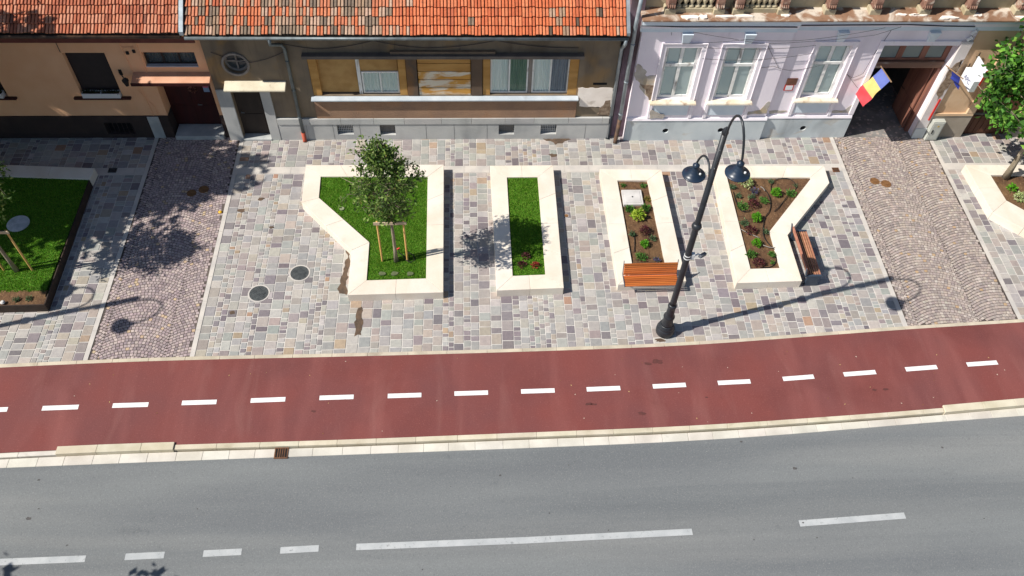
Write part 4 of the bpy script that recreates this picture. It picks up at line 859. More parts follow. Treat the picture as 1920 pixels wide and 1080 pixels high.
# raised strip lines and a cable
for pts in (((222, 80), (227, 89), (250, 138)), ((249, 68), (262, 100), (276, 138)), ((227, 89), (251, 89)), ((261, 160), (288, 216))): cable('wall_moulding', pts, Y0+.02, .022, ph, peach_m)
cable('cable', ((98, 66), (113, 98)), Y0, .01, ph)
cable('cable', ((258, 169), (290, 200), (296, 216)), Y0, .009, ph, peach_m)
for (x, y) in ((238.5, 98.5), (250.5, 95.5)):
    p = wl(x, y, Y0); m = MB(); m.box(p.x-.03, p.x+.05, Y0-.04, Y0-.001, p.z-.05, p.z+.05); m.build('junction_box', black_m, ph)
p = wl(238, 145, Y0-.2); ln = thing('wall_lantern', (p.x, Y0, p.z), 'black iron wall lantern beside the salmon canopy of the peach house', 'lantern')
m = MB(); m.tube([(p.x-.22, Y0-.01, p.z+.05), (p.x-.2, Y0-.14, p.z+.13), (p.x-.06, Y0-.3, p.z+.08)], .02, 6); m.box(p.x-.27, p.x-.18, Y0-.02, Y0-.001, p.z-.06, p.z+.14); m.build('bracket', black_m, ln)
m = MB(); m.lathe([(.05, -.2), (.09, -.04), (.11, .0), (.05, .07), (.01, .1)], (p.x-.03, Y0-.32, p.z-.02), 6); m.build('lantern_cage', black_m, ln)
FG = 'flower boxes on the peach house sills'
def fbox(px, py, w, label):
    p = wl(px, py, Y0); zb = w1[2]; root = thing('flower_box', (p.x, Y0-.02, zb), label, 'flower box', FG); x0, x1 = p.x-w/2, p.x+w/2; m = MB()
    for a in ((x0, x1, Y0-.1, Y0-.085), (x0, x1, Y0+.085, Y0+.1)): m.box(*a, zb+.001, zb+.17)
    for a in ((x0, x0+.015), (x1-.015, x1)): m.box(*a, Y0-.085, Y0+.085, zb+.001, zb+.17)
    m.box(x0+.015, x1-.015, Y0-.085, Y0+.085, zb+.001, zb+.02); m.build('trough', plasticw_m, root)
    m = MB(); m.box(x0+.016, x1-.016, Y0-.084, Y0+.084, zb+.021, zb+.13); m.build('soil', soil_m, root)
    m = MB()
    for _ in range(90): leaf(m, Vector((rnd(x0+.03, x1-.03), Y0+rnd(-.07, .08), zb+rnd(.13, .2))), rdir(1.2), rnd(.05, .09), jit(pick([(C(60, 70, 40), 3), (C(90, 60, 50), 1), (C(50, 56, 36), 3)]), .2))
    m.build('flowers', leaf_m, root)
fbox(175, 180, .58, 'white trough flower box on the dark shuttered sill, left one of the pair')
fbox(210.5, 180, .58, 'white trough flower box on the dark shuttered sill, right one of the pair')
fbox(-8, 182, .58, 'white trough flower box on the sill at the left edge of the view')
p = wl(361, 166, Y0+.42); m = MB()
for k in range(16):
    a = k*math.pi/8
    for _ in range(7): leaf(m, Vector((p.x+.11*math.cos(a), Y0+.415, p.z+.11*math.sin(a)))+rdir()*.03, rdir()+Vector((0, -.5, 0)), .06, jit(pick([(C(170, 120, 110), 3), (C(120, 80, 60), 3), (C(196, 150, 130), 2)]), .2))
tag(m.build('wreath', leaf_m, loc=(p.x, Y0+.42, p.z)), 'small round reddish wreath hanging on the maroon door', 'wreath')
p = wl(386, 166, Y0+.42); m = MB(); m.box(p.x-.09, p.x+.09, Y0+.425, Y0+.434, p.z-.14, p.z+.10); pr = m.build('notice', M('blue_paper', C(150, 180, 214), rough=.6), loc=(p.x, Y0+.43, p.z)); tag(pr, 'small blue and pink notice fixed to the top right of the maroon door', 'notice')
m = MB(); m.box(p.x-.08, p.x+.08, Y0+.421, Y0+.4245, p.z+.03, p.z+.09); m.build('heading', M('pink_paper', C(220, 110, 140), rough=.6), pr)
# ------------------------------------------------------------------ the grey house (middle)
Y1 = 21.10
GA, GB = -7.98, 4.52
gh = thing('grey_house', (-1.5, Y1, 0), 'weathered grey brown house with patched orange tile roof and long ochre window band', 'house')
F = lambda px, py, Y=Y1: (wl(px, py, Y).x, wl(px, py, Y).z)
zl = F(800, 219.5)[1]; zl2 = F(800, 230)[1]; zt1 = 4.4
bx0, bx1 = (F(574, 105)[0]+F(588, 178)[0])/2, (F(1086, 105)[0]+F(1082, 178)[0])/2; bz0, bz1 = F(800, 179)[1], F(800, 104)[1]
gd = (F(430, 171)[0]+.03, F(487, 171)[0], 0.0, F(460, 169)[1]+.1)
rc = F(442, 119.5); rr_ = .40
holes = []
for (a, b, py0, py1) in ((631, 661.5, 230.5, 250), (711, 740.5, 231, 251), (933.5, 963, 230.5, 250), (1012, 1042, 230.5, 249.5)):
    holes.append(((F(a, py0)[0]+F(a+3, py1)[0])/2, (F(b, py0)[0]+F(b+2, py1)[0])/2, F(a, py1)[1], F(a, py0)[1]-.03))
mb = MB(); rh = (rc[0]-rr_, rc[0]+rr_, rc[1]-rr_, rc[1]+rr_)
wall(mb, GA, GB, 0, zt1, Y1, [(bx0, bx1, bz0, bz1, .26), gd+(.3,), rh+(.0,)]+[h+(.0,) for h in holes], .22)
n = 40   # the round opening: sheet between its square and its circle, then the deep round reveal
for k in range(n):
    a0, a1 = k*2*math.pi/n+math.pi/4, (k+1)*2*math.pi/n+math.pi/4
    def sq(a): c, s = math.cos(a), math.sin(a); q_ = max(abs(c), abs(s)); return (rc[0]+rr_*c/q_, Y1, rc[1]+rr_*s/q_)
    def ci(a, y=Y1): return (rc[0]+rr_*.9*math.cos(a), y, rc[1]+rr_*.9*math.sin(a))
    mb.face([sq(a0), ci(a0), ci(a1), sq(a1)]); mb.face([ci(a0), ci(a0, Y1+.22), ci(a1, Y1+.22), ci(a1)])
shell(mb, GA, GB, Y1, Y1+8.6, 0, zt1); mb.build('wall', greywall_m, gh)
tl = Matrix.Rotation(R_(90), 3, 'X')
m = MB(); m.ring(rr_*.88, rr_*1.04, .0, .06, (rc[0], Y1, rc[1]), 32, tl); m.ring(rr_*.72, rr_*.895, -.17, -.12, (rc[0], Y1, rc[1]), 32, tl)
m.box(rc[0]-.025, rc[0]+.025, Y1+.13, Y1+.165, rc[1]-rr_*.75, rc[1]+rr_*.75); m.box(rc[0]-rr_*.75, rc[0]+rr_*.75, Y1+.132, Y1+.163, rc[1]-.02, rc[1]+.03)
rw = m.build('round_window', greywood_m, gh)
m = MB(); m.lathe([(rr_*.72, -.185), (rr_*.72, -.18), (0, -.18)], (rc[0], Y1, rc[1]), 28, tilt=tl); m.build('pane', M('dim_glass', C(84, 92, 92), C(64, 70, 72), 4, .15, spec=.6), rw)
# plinth
px0 = gd[1]+.32
mb = MB(); wall(mb, px0, GB, -.02, zl2, Y1-.06, [h+(.22,) for h in holes]); mb.face([(px0, Y1-.06, zl2), (GB, Y1-.06, zl2), (GB, Y1, zl2), (px0, Y1, zl2)]); mb.face([(px0, Y1-.06, 0), (px0, Y1, 0), (px0, Y1, zl2), (px0, Y1-.06, zl2)]); mb.face([(GB, Y1-.06, 0), (GB, Y1-.06, zl2), (GB, Y1, zl2), (GB, Y1, 0)])
pl = mb.build('plinth', plinthg_m, gh)
m = MB(); x = px0
while x < GB-.02:
    l = min(rnd(.95, 1.25), GB-x); m.box(x+.004, x+l-.004, Y1-.085, Y1-.001, zl2+.001, zl, jit((1, 1, 1), .05)); x += l
m.build('plinth_cap', plinthg_m, pl, bevel=.006)
m = MB(); x = px0+.9
while x < GB-.3:
    if not any(h[0]-.08 < x < h[1]+.08 for h in holes): m.box(x-.005, x+.005, Y1-.0635, Y1-.0605, .0, zl2-.005)
    x += rnd(.85, 1.3)
m.build('plinth_joint', M('joint_dark', C(120, 120, 118), rough=.9), pl)
for i, h in enumerate(holes):
    m = MB()
    for k in range(1, 9): x = h[0]+k*(h[1]-h[0])/9; m.box(x-.006, x+.006, Y1+.06, Y1+.07, h[2], h[3])
    for k in range(1, 6): z = h[2]+k*(h[3]-h[2])/6; m.box(h[0], h[1], Y1+.0715, Y1+.079, z-.006, z+.006)
    gm = m.build('cellar_grille', plasticw_m if i in (0, 3) else greywood_m, gh); void(gm, h[0], h[1], h[2], h[3], Y1+.15) if i in (0, 3) else None
    if i in (1, 2): m = MB(); m.face([(h[0], Y1+.13, h[2]), (h[1], Y1+.13, h[2]), (h[1], Y1+.13, h[3]), (h[0], Y1+.13, h[3])]); m.build('board', M('board_grey', C(176, 176, 174), C(150, 150, 150), 4, .8), gm)
# door with its stone jambs and cream canopy
m = MB(); m.box(gd[0], gd[1], Y1+.2, Y1+.27, .06, gd[3])
for c, d in ((.25, .9), (1.05, 1.9)): m.box(gd[0]+.12, gd[1]-.12, Y1+.185, Y1+.201, c, d)
gdoor = m.build('door', M('dark_oak', C(62, 52, 46), C(48, 40, 36), 4, .7, .15, stretch=(1, 1, .2)), gh, bevel=.006)
m = MB(); m.tube([(gd[0]+.1, Y1+.19, 1.0), (gd[0]+.1, Y1+.13, 1.0), (gd[0]+.2, Y1+.13, 1.0)], .014, 6); m.build('handle', zinc_m, gdoor)
m = MB(); m.box(gd[0], gd[1], Y1-.1, Y1+.2, -.01, .055); m.build('door_step', stonestep_m, gh)
m = MB(); m.box(GA+.02, gd[0], Y1-.07, Y1-.001, -.01, gd[3]-.05); m.box(gd[1], gd[1]+.31, Y1-.07, Y1-.001, -.01, gd[3]-.05); m.build('door_jamb', plinthg_m, gh, bevel=.008)
a0, a1 = F(417, 160, Y1-.3)[0], F(533, 160, Y1-.3)[0]; zc = F(480, 151, Y1-.0)[1]
m = MB(); m.hexa([(a0, Y1-.36, zc-.16), (a1, Y1-.36, zc-.16), (a1, Y1-.002, zc-.1), (a0, Y1-.002, zc-.1), (a0, Y1-.36, zc-.10), (a1, Y1-.36, zc-.10), (a1, Y1-.002, zc), (a0, Y1-.002, zc)]); m.build('canopy', cream_m, gh, bevel=.012)
# the window band
Yb = Y1+.26
m = MB(); m.face([(bx0, Yb, bz0), (bx1, Yb, bz0), (bx1, Yb, bz1), (bx0, Yb, bz1)]); m.build('band_back', ochre_m, gh)
def col_(pa, pb, y0, y1, mat, name, inset=.0):
    m = MB(); m.box((F(pa, 140, y0)[0]), (F(pb, 140, y0)[0]), y0, y1, bz0+.001, bz1-.001); return m.build(name, mat, gh, bevel=.006)
col_(762, 782, Y1-.012, Yb-.001, pillar_m, 'pillar'); col_(883.5, 904.5, Y1-.012, Yb-.001, pillar_m, 'pillar')
m = MB(); x0, x1 = F(783, 140)[0]+.01, F(883, 140)[0]-.01; n = 5; h = (bz1-bz0)/n
for i in range(n): m.cur = int(i < 3); m.box(x0, x1, Y1+.02, Yb-.002, bz0+i*h+.008, bz0+(i+1)*h-.008)
m.build('boarded_panel', [ochre_m, ochrepeel_m], gh, bevel=.012)
m = MB(); ya = Y1+.02
for pa, pb in ((572+5, 597), (747.5, 761.5), (905.5, 919), (1067, 1084)):
    xa, xb = F(pa, 140, ya)[0], F(pb, 140, ya)[0]
    xa, xb = max(xa, bx0+.002), min(xb, bx1-.002); m = MB(); m.box(xa, xb, ya, Yb-.002, bz0+.002, bz1-.002); m.build('ochre_pier', ochre_m, gh, bevel=.005)
ys = Y1+.14
def shutter(pa, pb, z0, z1):
    xa, xb = F(pa, 140, ys)[0], F(pb, 140, ys)[0]; m = MB(); n = max(3, int((z1-z0)/.048)); h = (z1-z0)/n
    for i in range(n): z = z0+i*h; m.hexa([(xa, ys, z+.004), (xb, ys, z+.004), (xb, ys+.03, z), (xa, ys+.03, z), (xa, ys+.012, z+h), (xb, ys+.012, z+h), (xb, ys+.03, z+h), (xa, ys+.03, z+h)])
    return m.build('roller_shutter', shutter_m, gh)
zm = F(710, 132.5, ys)[1]
shutter(598, 669, bz0+.03, bz1-.002); shutter(676.5, 746.5, zm, bz1-.002)
col_(669.5, 676, Y1+.08, Yb-.003, whitewood_m, 'post'); col_(991, 997, Y1+.08, Yb-.003, greywood_m, 'post')
for pa, pb, z1, cu in ((677.5, 747, zm-.01, (curtain_m, curtain_m)), (919.5, 990.5, bz1-.01, (curtain_m, curtaing_m)), (997.5, 1067, bz1-.01, (curtain_m, curtaind_m))):
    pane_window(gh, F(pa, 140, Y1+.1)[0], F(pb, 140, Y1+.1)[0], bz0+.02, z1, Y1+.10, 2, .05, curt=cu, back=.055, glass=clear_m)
m = MB(); sa, sb = F(585, 180)[0]-.02, F(1083, 180)[0]+.02; m.hexa([(sa, Y1-.17, bz0-.105), (sb, Y1-.17, bz0-.105), (sb, Y1+.1, bz0-.10), (sa, Y1+.1, bz0-.10), (sa, Y1-.17, bz0-.06), (sb, Y1-.17, bz0-.06), (sb, Y1+.1, bz0-.002), (sa, Y1+.1, bz0-.002)]); m.build('sill', sill_m, gh, bevel=.006)
m = MB(); m.box(F(563, 100, Y1-.2)[0], F(1097, 100, Y1-.2)[0], Y1-.2, Y1-.001, bz1+.002, bz1+.11); m.build('hood', hood_m, gh, bevel=.008)
m = MB(); m.box(F(731, 93)[0], F(929, 93)[0], Y1-.1, Y1-.001, bz1+.112, bz1+.2); m.build('shutter_box', M('tan_ledge', C(150, 128, 104), C(130, 110, 92), 3, .85), gh, bevel=.006)
m = MB(); m.box(sa+.06, sb-.03, Y1-.055, Y1-.002, zl+.002, bz0-.106); m.build('apron', apron_m, gh)
m = MB()
m.plate(rough_outline([F(1083, 165), F(1150, 164), F(1146, 200), F(1132, 196), F(1126, 201), F(1086, 199)][::-1], .08, .03, 3), Y1-.001, .012)
m.build('plaster_patch', palepl_m, gh)
m = MB(); m.plate(rough_outline([F(1121, 214), F(1124, 203), F(1135, 188), F(1146, 187), F(1143, 216)], .07, .05, 6), Y1-.002, .016); m.build('masonry_patch', brickp_m, gh)
m = MB(); m.box(F(1112, 157)[0], F(1138, 157)[0], Y1-.006, Y1-.001, F(1112, 159)[1], F(1112, 155)[1]); m.build('vent_slot', dark_m, gh)
# roof
ze1 = WZ(800, 62.5, Y1-.44)-.02
roof_body(-8.22, 4.62, Y1-.44, ze1-.05, 35, 4.7, gh)
TO = [C(230, 130, 86), C(222, 120, 76), C(236, 140, 96), C(212, 112, 72), C(226, 134, 92), C(202, 110, 76)]; TW = [C(178, 146, 120), C(152, 130, 110), C(214, 132, 96), C(192, 160, 134), C(222, 142, 106), C(136, 118, 102), C(206, 172, 148), C(222, 130, 90)]; TR = [C(98, 82, 68), C(122, 100, 80)]
def gcol(x, r):
    edge = -1.9-.55*r*.5+(.35 if r == 2 else 0)+rnd(-.25, .15)
    if r >= 3: edge += .3*r
    if x < edge: return random.choice(TW) if rnd(0, 1) > .06 else random.choice(TO)
    if 2.2 < x < 4.3 and r < 3 and rnd(0, 1) < .2: return random.choice(TR+TW)
    return random.choice(TO[:5] if rnd(0, 1) > .12 else TO) if rnd(0, 1) > .012 else random.choice(TW)
tiles(-8.18, 4.56, Y1-.44, ze1-.05, 35, 19, .275, gcol, gh, seed=4)
m = MB(); gy, gz = Y1-.48, ze1-.13; m.tube([(-8.2, gy, gz), (4.62, gy, gz-.02)], .05, 12); m.build('gutter', zinc_m, gh, smooth=True)
m = MB(); th = R_(35); s_ = Vector((0, math.cos(th), math.sin(th)))
for (xa, xb, mt) in ((4.565, 4.66, zincl_m),):
    o = Vector((0, Y1-.46, ze1)); m.hexa([o+Vector((xa, 0, -.06)), o+Vector((xb, 0, -.06)), o+Vector((xb, 0, -.06))+s_*5.4, o+Vector((xa, 0, -.06))+s_*5.4, o+Vector((xa, 0, .05)), o+Vector((xb, 0, .05)), o+Vector((xb, 0, .05))+s_*5.4, o+Vector((xa, 0, .05))+s_*5.4])
m.build('verge_flashing', zincl_m, gh)
m = MB(); o = Vector((0, Y1-.46, ze1)); m.hexa([o+Vector((-8.32, 0, -.05)), o+Vector((-8.2, 0, -.05)), o+Vector((-8.2, 0, -.05))+s_*5.4, o+Vector((-8.32, 0, -.05))+s_*5.4, o+Vector((-8.32, 0, .07)), o+Vector((-8.2, 0, .07)), o+Vector((-8.2, 0, .07))+s_*5.4, o+Vector((-8.32, 0, .07))+s_*5.4]); m.build('party_flashing', zincl_m, gh)
m = MB()
for k in range(5): m.box(-8.42+.01*(k % 2), -8.10, Y1+.62, Y1+1.5, ze1+.62+k*.085, ze1+.70+k*.085, jit((1, 1, 1), .1))
m.build('party_wall_top', M('old_brick', C(170, 104, 80), C(140, 92, 74), 6, .9, .5, 30, tint=True, fine=.15), gh)
# down pipes
q0 = F(569.7, 255, Y1-.1)[0]; m = MB()
m.tube([(q0-.28, gy, gz-.03), (q0-.28, gy, gz-.22), (q0-.05, Y1-.2, gz-.42), (q0, Y1-.1, gz-.62), (q0, Y1-.1, .30)], .052, 12)
for z in (1.0, 2.1, 3.2): m.lathe([(.053, z-.02), (.064, z-.02), (.064, z+.02), (.053, z+.02)], (q0, Y1-.1, 0), 12)
dp = m.build('downpipe', zinc_m, gh, smooth=True)
m = MB(); m.tube([(q0, Y1-.1, .36), (q0, Y1-.1, .08), (q0+.01, Y1-.16, .0)], .062, 12); m.build('pipe_shoe', terra_pipe_m, dp, smooth=True)
q1 = F(1143, 230, Y1-.05)[0]+.02; m = MB(); m.tube([(4.55, gy, gz-.03), (4.55, gy, gz-.2), (q1+.02, Y1-.15, gz-.5), (q1, Y1-.02, gz-.7), (q1, Y1-.02, .85)], .055, 12); dp = m.build('downpipe', zincl_m, gh, smooth=True)
m = MB(); m.tube([(q1, Y1-.02, .95), (q1, Y1-.02, .05), (q1-.02, Y1-.1, 0)], .066, 12); m.build('pipe_foot', lamp_m, dp, smooth=True)
cable('cable', ((395, 98), (470, 117), (530, 98)), Y1, .01, gh, sag=.05); cable('cable', ((520, 80), (600, 92), (700, 76), (800, 90), (930, 76), (1085, 90)), Y1, .01, gh, sag=.03)
# ------------------------------------------------------------------ the lilac house (right), its carriage gate and ochre end
Y2 = 21.0; Y3 = 21.1
PA_, PB_ = 5.08, 25.
lh = thing('lilac_house', (9, Y2, 0), 'faded lilac rendered house with balustraded cornice, tall windows and open carriage gate', 'house')
F = lambda px, py, Y=Y2: (wl(px, py, Y).x, wl(px, py, Y).z)
xm = 9.70; gx0, gx1 = 12.66, 15.02; zg = F(1740, 84, Y3)[1]; zpk = F(1300, 221)[1]; zcb = F(1400, 59)[1]
oz0, oz1 = F(1300, 186)[1], F(1300, 88)[1]
wins = []
for (tlx, trx, blx, brx, Yw) in ((1249, 1319, 1232, 1291, Y2), (1362, 1431.5, 1337, 1396, Y2), (1534, 1599, 1499, 1557, Y3)):
    xa = (wl(tlx, 86, Yw).x+wl(blx, 184, Yw).x)/2; xb = (wl(trx, 86, Yw).x+wl(brx, 184, Yw).x)/2; wins.append((xa, xb, oz0, oz1, .2, Yw))
zwt = F(1400, 40)[1]
mb = MB(); wall(mb, PA_, xm, 0, zwt, Y2, [w[:5] for w in wins[:2]])
mb.face([(xm, Y2, 0), (xm, Y3, 0), (xm, Y3, zwt), (xm, Y2, zwt)])
wall(mb, xm, 15.62, 0, zwt, Y3, [wins[2][:5], (gx0, gx1, 0, zg, .35)])
shell(mb, PA_, PB_, Y3+.45, Y3+9, 0, 6.2); mb.face([(PA_, Y2, 0), (PA_, Y2, zwt), (PA_, Y3+.45, zwt), (PA_, Y3+.45, 0)])
mb.build('wall', pink_m, lh)
# plinth with vent holes
mb = MB(); 
def vent_plinth(xa, xb, Y, vents, z1):
    holes = [(v[0]-.12, v[0]+.12, v[1]-.12, v[1]+.12, .0) for v in vents]; wall(mb, xa, xb, -.02, z1, Y, holes)
    for vx, vz in vents:
        n = 24
        for k in range(n):
            a0, a1 = k*2*math.pi/n+math.pi/4, (k+1)*2*math.pi/n+math.pi/4
            sq = lambda a: (vx+.12*math.cos(a)/max(abs(math.cos(a)), abs(math.sin(a))), Y, vz+.12*math.sin(a)/max(abs(math.cos(a)), abs(math.sin(a))))
            ci = lambda a, y=Y: (vx+.1*math.cos(a), y, vz+.1*math.sin(a))
            mb.face([sq(a0), ci(a0), ci(a1), sq(a1)]); mb.face([ci(a0), ci(a0, Y+.12), ci(a1, Y+.12), ci(a1)])
vA = [F(1247.5, 245, Y2-.05), F(1351, 244, Y2-.05)]; vB = [F(1505.5, 240, Y3-.05)]
vent_plinth(PA_-.0, xm+.03, Y2-.06, vA, zpk-.06); vent_plinth(xm+.03, gx0, Y3-.06, vB, zpk-.06)
mb.face([(xm+.03, Y2-.06, 0), (xm+.03, Y3-.06, 0), (xm+.03, Y3-.06, zpk-.06), (xm+.03, Y2-.06, zpk-.06)])
mb.face([(gx0, Y3-.06, 0), (gx0, Y3+.3, 0), (gx0, Y3+.3, zpk-.06), (gx0, Y3-.06, zpk-.06)]); mb.face([(PA_, Y2-.06, 0), (PA_, Y2-.06, zpk-.06), (PA_, Y2, zpk-.06), (PA_, Y2, 0)])
pk = mb.build('plinth', pinkplinth_m, lh)
m = MB()
for vx, vz in vA: m.face([(vx-.13, Y2-.004, vz-.13), (vx+.13, Y2-.004, vz-.13), (vx+.13, Y2-.004, vz+.13), (vx-.13, Y2-.004, vz+.13)])
for vx, vz in vB: m.face([(vx-.13, Y3-.004, vz-.13), (vx+.13, Y3-.004, vz-.13), (vx+.13, Y3-.004, vz+.13), (vx-.13, Y3-.004, vz+.13)])
m.build('vent_hole', dark_m, pk)
m = MB(); m.hexa([(PA_-.01, Y2-.08, zpk-.058), (xm+.05, Y2-.08, zpk-.058), (xm+.05, Y2-.001, zpk-.058), (PA_-.01, Y2-.001, zpk-.058), (PA_-.01, Y2-.055, zpk+.03), (xm+.05, Y2-.055, zpk+.03), (xm+.05, Y2-.001, zpk+.05), (PA_-.01, Y2-.001, zpk+.05)])
m.hexa([(xm+.052, Y3-.08, zpk-.058), (gx0-.02, Y3-.08, zpk-.058), (gx0-.02, Y3-.001, zpk-.058), (xm+.052, Y3-.001, zpk-.058), (xm+.052, Y3-.055, zpk+.03), (gx0-.02, Y3-.055, zpk+.03), (gx0-.02, Y3-.001, zpk+.05), (xm+.052, Y3-.001, zpk+.05)]); m.build('plinth_moulding', pinktrim_m, lh)
# windows
for (xa, xb, za, zb, _, Y) in wins:
    ar = MB(); t = .13
    for (a, b, c, d) in ((xa-t, xa, za-.02, zb+t), (xb, xb+t, za-.02, zb+t), (xa, xb, zb, zb+t)): ar.box(a, b, Y-.045, Y-.001, c, d)
    for (a, b, c, d) in ((xa-t-.03, xa-t, za-.02, zb+t+.03), (xb+t, xb+t+.03, za-.02, zb+t+.03), (xa-t, xb+t, zb+t, zb+t+.03)): ar.box(a, b, Y-.07, Y-.001, c, d)
    ar.build('architrave', pinktrim_m, lh, bevel=.008)
    pane_window(lh, xa+.002, xb-.002, za+.01, zb-.002, Y+.085, 2, .10, split=za+(zb-za)*.645, curt=(curtain_m, curtain_m), bar=.10, back=.055)
    m = MB(); m.hexa([(xa-.22, Y-.2, za-.09), (xb+.22, Y-.2, za-.09), (xb+.22, Y+.05, za-.09), (xa-.22, Y+.05, za-.09), (xa-.2, Y-.18, za-.035), (xb+.2, Y-.18, za-.035), (xb+.2, Y+.05, za-.0), (xa-.2, Y+.05, za-.0)]); m.build('sill', M('weathered_sill', C(240, 234, 220), C(228, 212, 184), 2.4, .85, .3, 40, fine=.08, stains=((C(150, 104, 66), 3, (1, 1, 1), .58, .7, .7),)), lh, bevel=.006)
    m = MB(); m.box(xa-.19, xa-.08, Y-.075, Y-.001, zpk+.052, za-.092); m.box(xb+.08, xb+.19, Y-.075, Y-.001, zpk+.052, za-.092); m.box(xa-.08, xb+.08, Y-.03, Y-.001, zpk+.052, za-.092); m.box(xa-.08, xb+.08, Y-.075, Y-.031, za-.15, za-.092); m.build('apron', pinktrim_m, lh, bevel=.006)
    m = MB(); m.box(xa-.03, xb+.03, Y-.05, Y-.0305, zpk+.16, za-.16); m.build('apron_panel', bluegrey_m, lh, bevel=.006)
# keystones
for (px, Yk) in ((1287, Y2), (1404, Y2), (1576, Y3), (1746, Y3)):
    kx = wl(px, 70, Yk).x; k1 = zcb-.01; k0 = oz1+.17; m = MB(); m.hexa([(kx-.11, Yk-.08, k0), (kx+.11, Yk-.08, k0), (kx+.11, Yk-.001, k0), (kx-.11, Yk-.001, k0), (kx-.17, Yk-.16, k1), (kx+.17, Yk-.16, k1), (kx+.17, Yk-.001, k1), (kx-.17, Yk-.001, k1)]); m.build('keystone', bluegrey_m, lh, bevel=.008)
# cornice
zc2 = F(1400, 50)[1]; zc3 = F(1400, 42)[1]; zc4 = F(1400, 38.5, Y2-.24)[1]
def cor(y, z0, z1, mat, name, over=0.):
    m = MB(); m.box(PA_-.06, xm+.04, Y2-y, Y2+.02, z0, z1); m.box(xm+.041, PB_, Y3-y, Y3+.02, z0, z1); return m.build(name, mat, lh, bevel=.008)
cor(.05, zcb, zc2-.002, bluegrey_m, 'cornice_band'); cor(.10, zc2, zc3-.002, pinktrim_m, 'cornice_moulding'); cor(.17, zc3, zc4-.062, bluegrey_m, 'cornice_fillet')
m = MB(); m.hexa([(PA_-.1, Y2-.25, zc4-.06), (PB_, Y2-.2, zc4-.06), (PB_, Y3+.3, zc4-.06), (PA_-.1, Y3+.3, zc4-.06), (PA_-.1, Y2-.25, zc4), (PB_, Y2-.2, zc4), (PB_, Y3+.3, zc4+.08), (PA_-.1, Y3+.3, zc4+.08)]); m.build('cornice_ledge', cornice_m, lh, bevel=.015)
# attic wall, piers, consoles, balusters
za0 = zc4+.03; Ya = Y2+.20
m = MB(); m.box(PA_-.02, PB_, Ya+.12, Ya+.5, za0-.02, za0+2.2); m.build('attic_wall', attic_m, lh)
m = MB(); m.box(PA_-.05, PB_, Ya-.12, Ya+.1, za0+1.02, za0+1.16); m.build('attic_rail', attic_m, lh, bevel=.02)
cons = [wl(x, 12, Ya).x for x in (1256, 1347, 1383, 1467, 1555, 1640, 1733, 1817, 1911, 2000, 2090)]
for cx in cons:
    m = MB(); m.box(cx-.17, cx+.17, Ya-.2, Ya+.119, za0-.015, za0+.17); m.build('pier_block', attic_m, lh, bevel=.02)
    m = MB(); P = []
    for k in range(9):
        t = k/8; P.append((Ya-.15-.06*math.sin(t*math.pi*2)-.05*t, za0+.172+.80*t))
    for (a, b), (c, d) in zip(P, P[1:]): m.hexa([(cx-.115, a, b), (cx+.115, a, b), (cx+.115, Ya+.118, b), (cx-.115, Ya+.118, b), (cx-.115, c, d), (cx+.115, c, d), (cx+.115, Ya+.118, d), (cx-.115, Ya+.118, d)])
    for k in range(4): m.tube([(cx-.09+k*.06, Ya-.21, za0+.2), (cx-.09+k*.06, Ya-.235, za0+.27), (cx-.09+k*.06, Ya-.2, za0+.33)], .026, 6)
    m.build('console', console_m, lh, bevel=.012)
for a, b in ((cons[0], cons[1]), (cons[2], cons[3])):
    m = MB(); n = 6
    for k in range(n):
        x = a+.25+(b-a-.5)*k/(n-1)
        m.lathe([(.085, 0), (.085, .05), (.05, .07), (.045, .11), (.085, .2), (.09, .27), (.06, .38), (.04, .5), (.045, .56), (.07, .6), (.05, .64), (.08, .68), (.08, .74)], (x, Ya-.02, za0+.16), 12)
    m.build('balusters', attic_m, lh, smooth=True)
    m = MB(); m.box(a+.171, b-.171, Ya-.12, Ya+.08, za0-.01, za0+.155); m.build('baluster_base', attic_m, lh, bevel=.015)
    m = MB(); m.box(a+.12, b-.12, Ya+.085, Ya+.119, za0+.16, za0+1.0); m.build('shadow_panel', M('shade_dark_stucco', C(96, 82, 68), C(78, 68, 58), 2, .95, .3), lh)  # dark colour paints in the shade behind the balusters
for px in (1600, 1778):
    x = wl(px, 5, Ya+.1).x; m = MB(); m.lathe([(.0, .03), (.1, .05), (.13, .02), (.2, .02), (.22, .07), (.27, .07), (.29, .0)], (x, Ya+.118, za0+.62), 22, tilt=tl); m.build('medallion', attic_m, lh, smooth=True)
for i in range(14):
    x = rnd(6, 17.5); m = MB(); m.prism(blob(x, Y2-.08+rnd(-.05, .1), rnd(.08, .32), rnd(.04, .09), 16, .6, i), zc4-.005, zc4+.055); m.build('broken_plaster', palepl_m, lh)
# bare patches on the walls
m = MB()
m.plate(rough_outline([F(1194, 121), F(1207, 128), F(1213, 143), F(1234, 142), F(1230, 160), F(1226, 186), F(1215, 188), F(1211, 176), F(1203, 166), F(1200, 154), F(1189, 150)], .08, .05, 2), Y2-.001, .008); m.build('bare_plaster', bare_m, lh)
m = MB(); m.plate(rough_outline([F(1200, 155), F(1226, 160), F(1222, 184), F(1216, 187), F(1211, 176), F(1204, 167)], .07, .05, 5), Y2-.0095, .012); m.build('masonry_patch', brickp_m, lh)
m = MB(); m.plate(rough_outline([F(1219, 203), F(1232, 208), F(1246, 214), F(1240, 219), F(1217, 219)][::-1], .07, .03, 7), Y2-.075, .012)
m.build('flaking_plaster', bare_m, lh); m = MB()
m.plate(rough_outline([F(1396, 210), F(1425, 207), F(1440, 190), F(1444, 191), F(1437, 212), F(1398, 214)][::-1], .07, .02, 8), Y2-.001, .008)
m.build('flaking_plaster', bare_m, lh); m = MB()
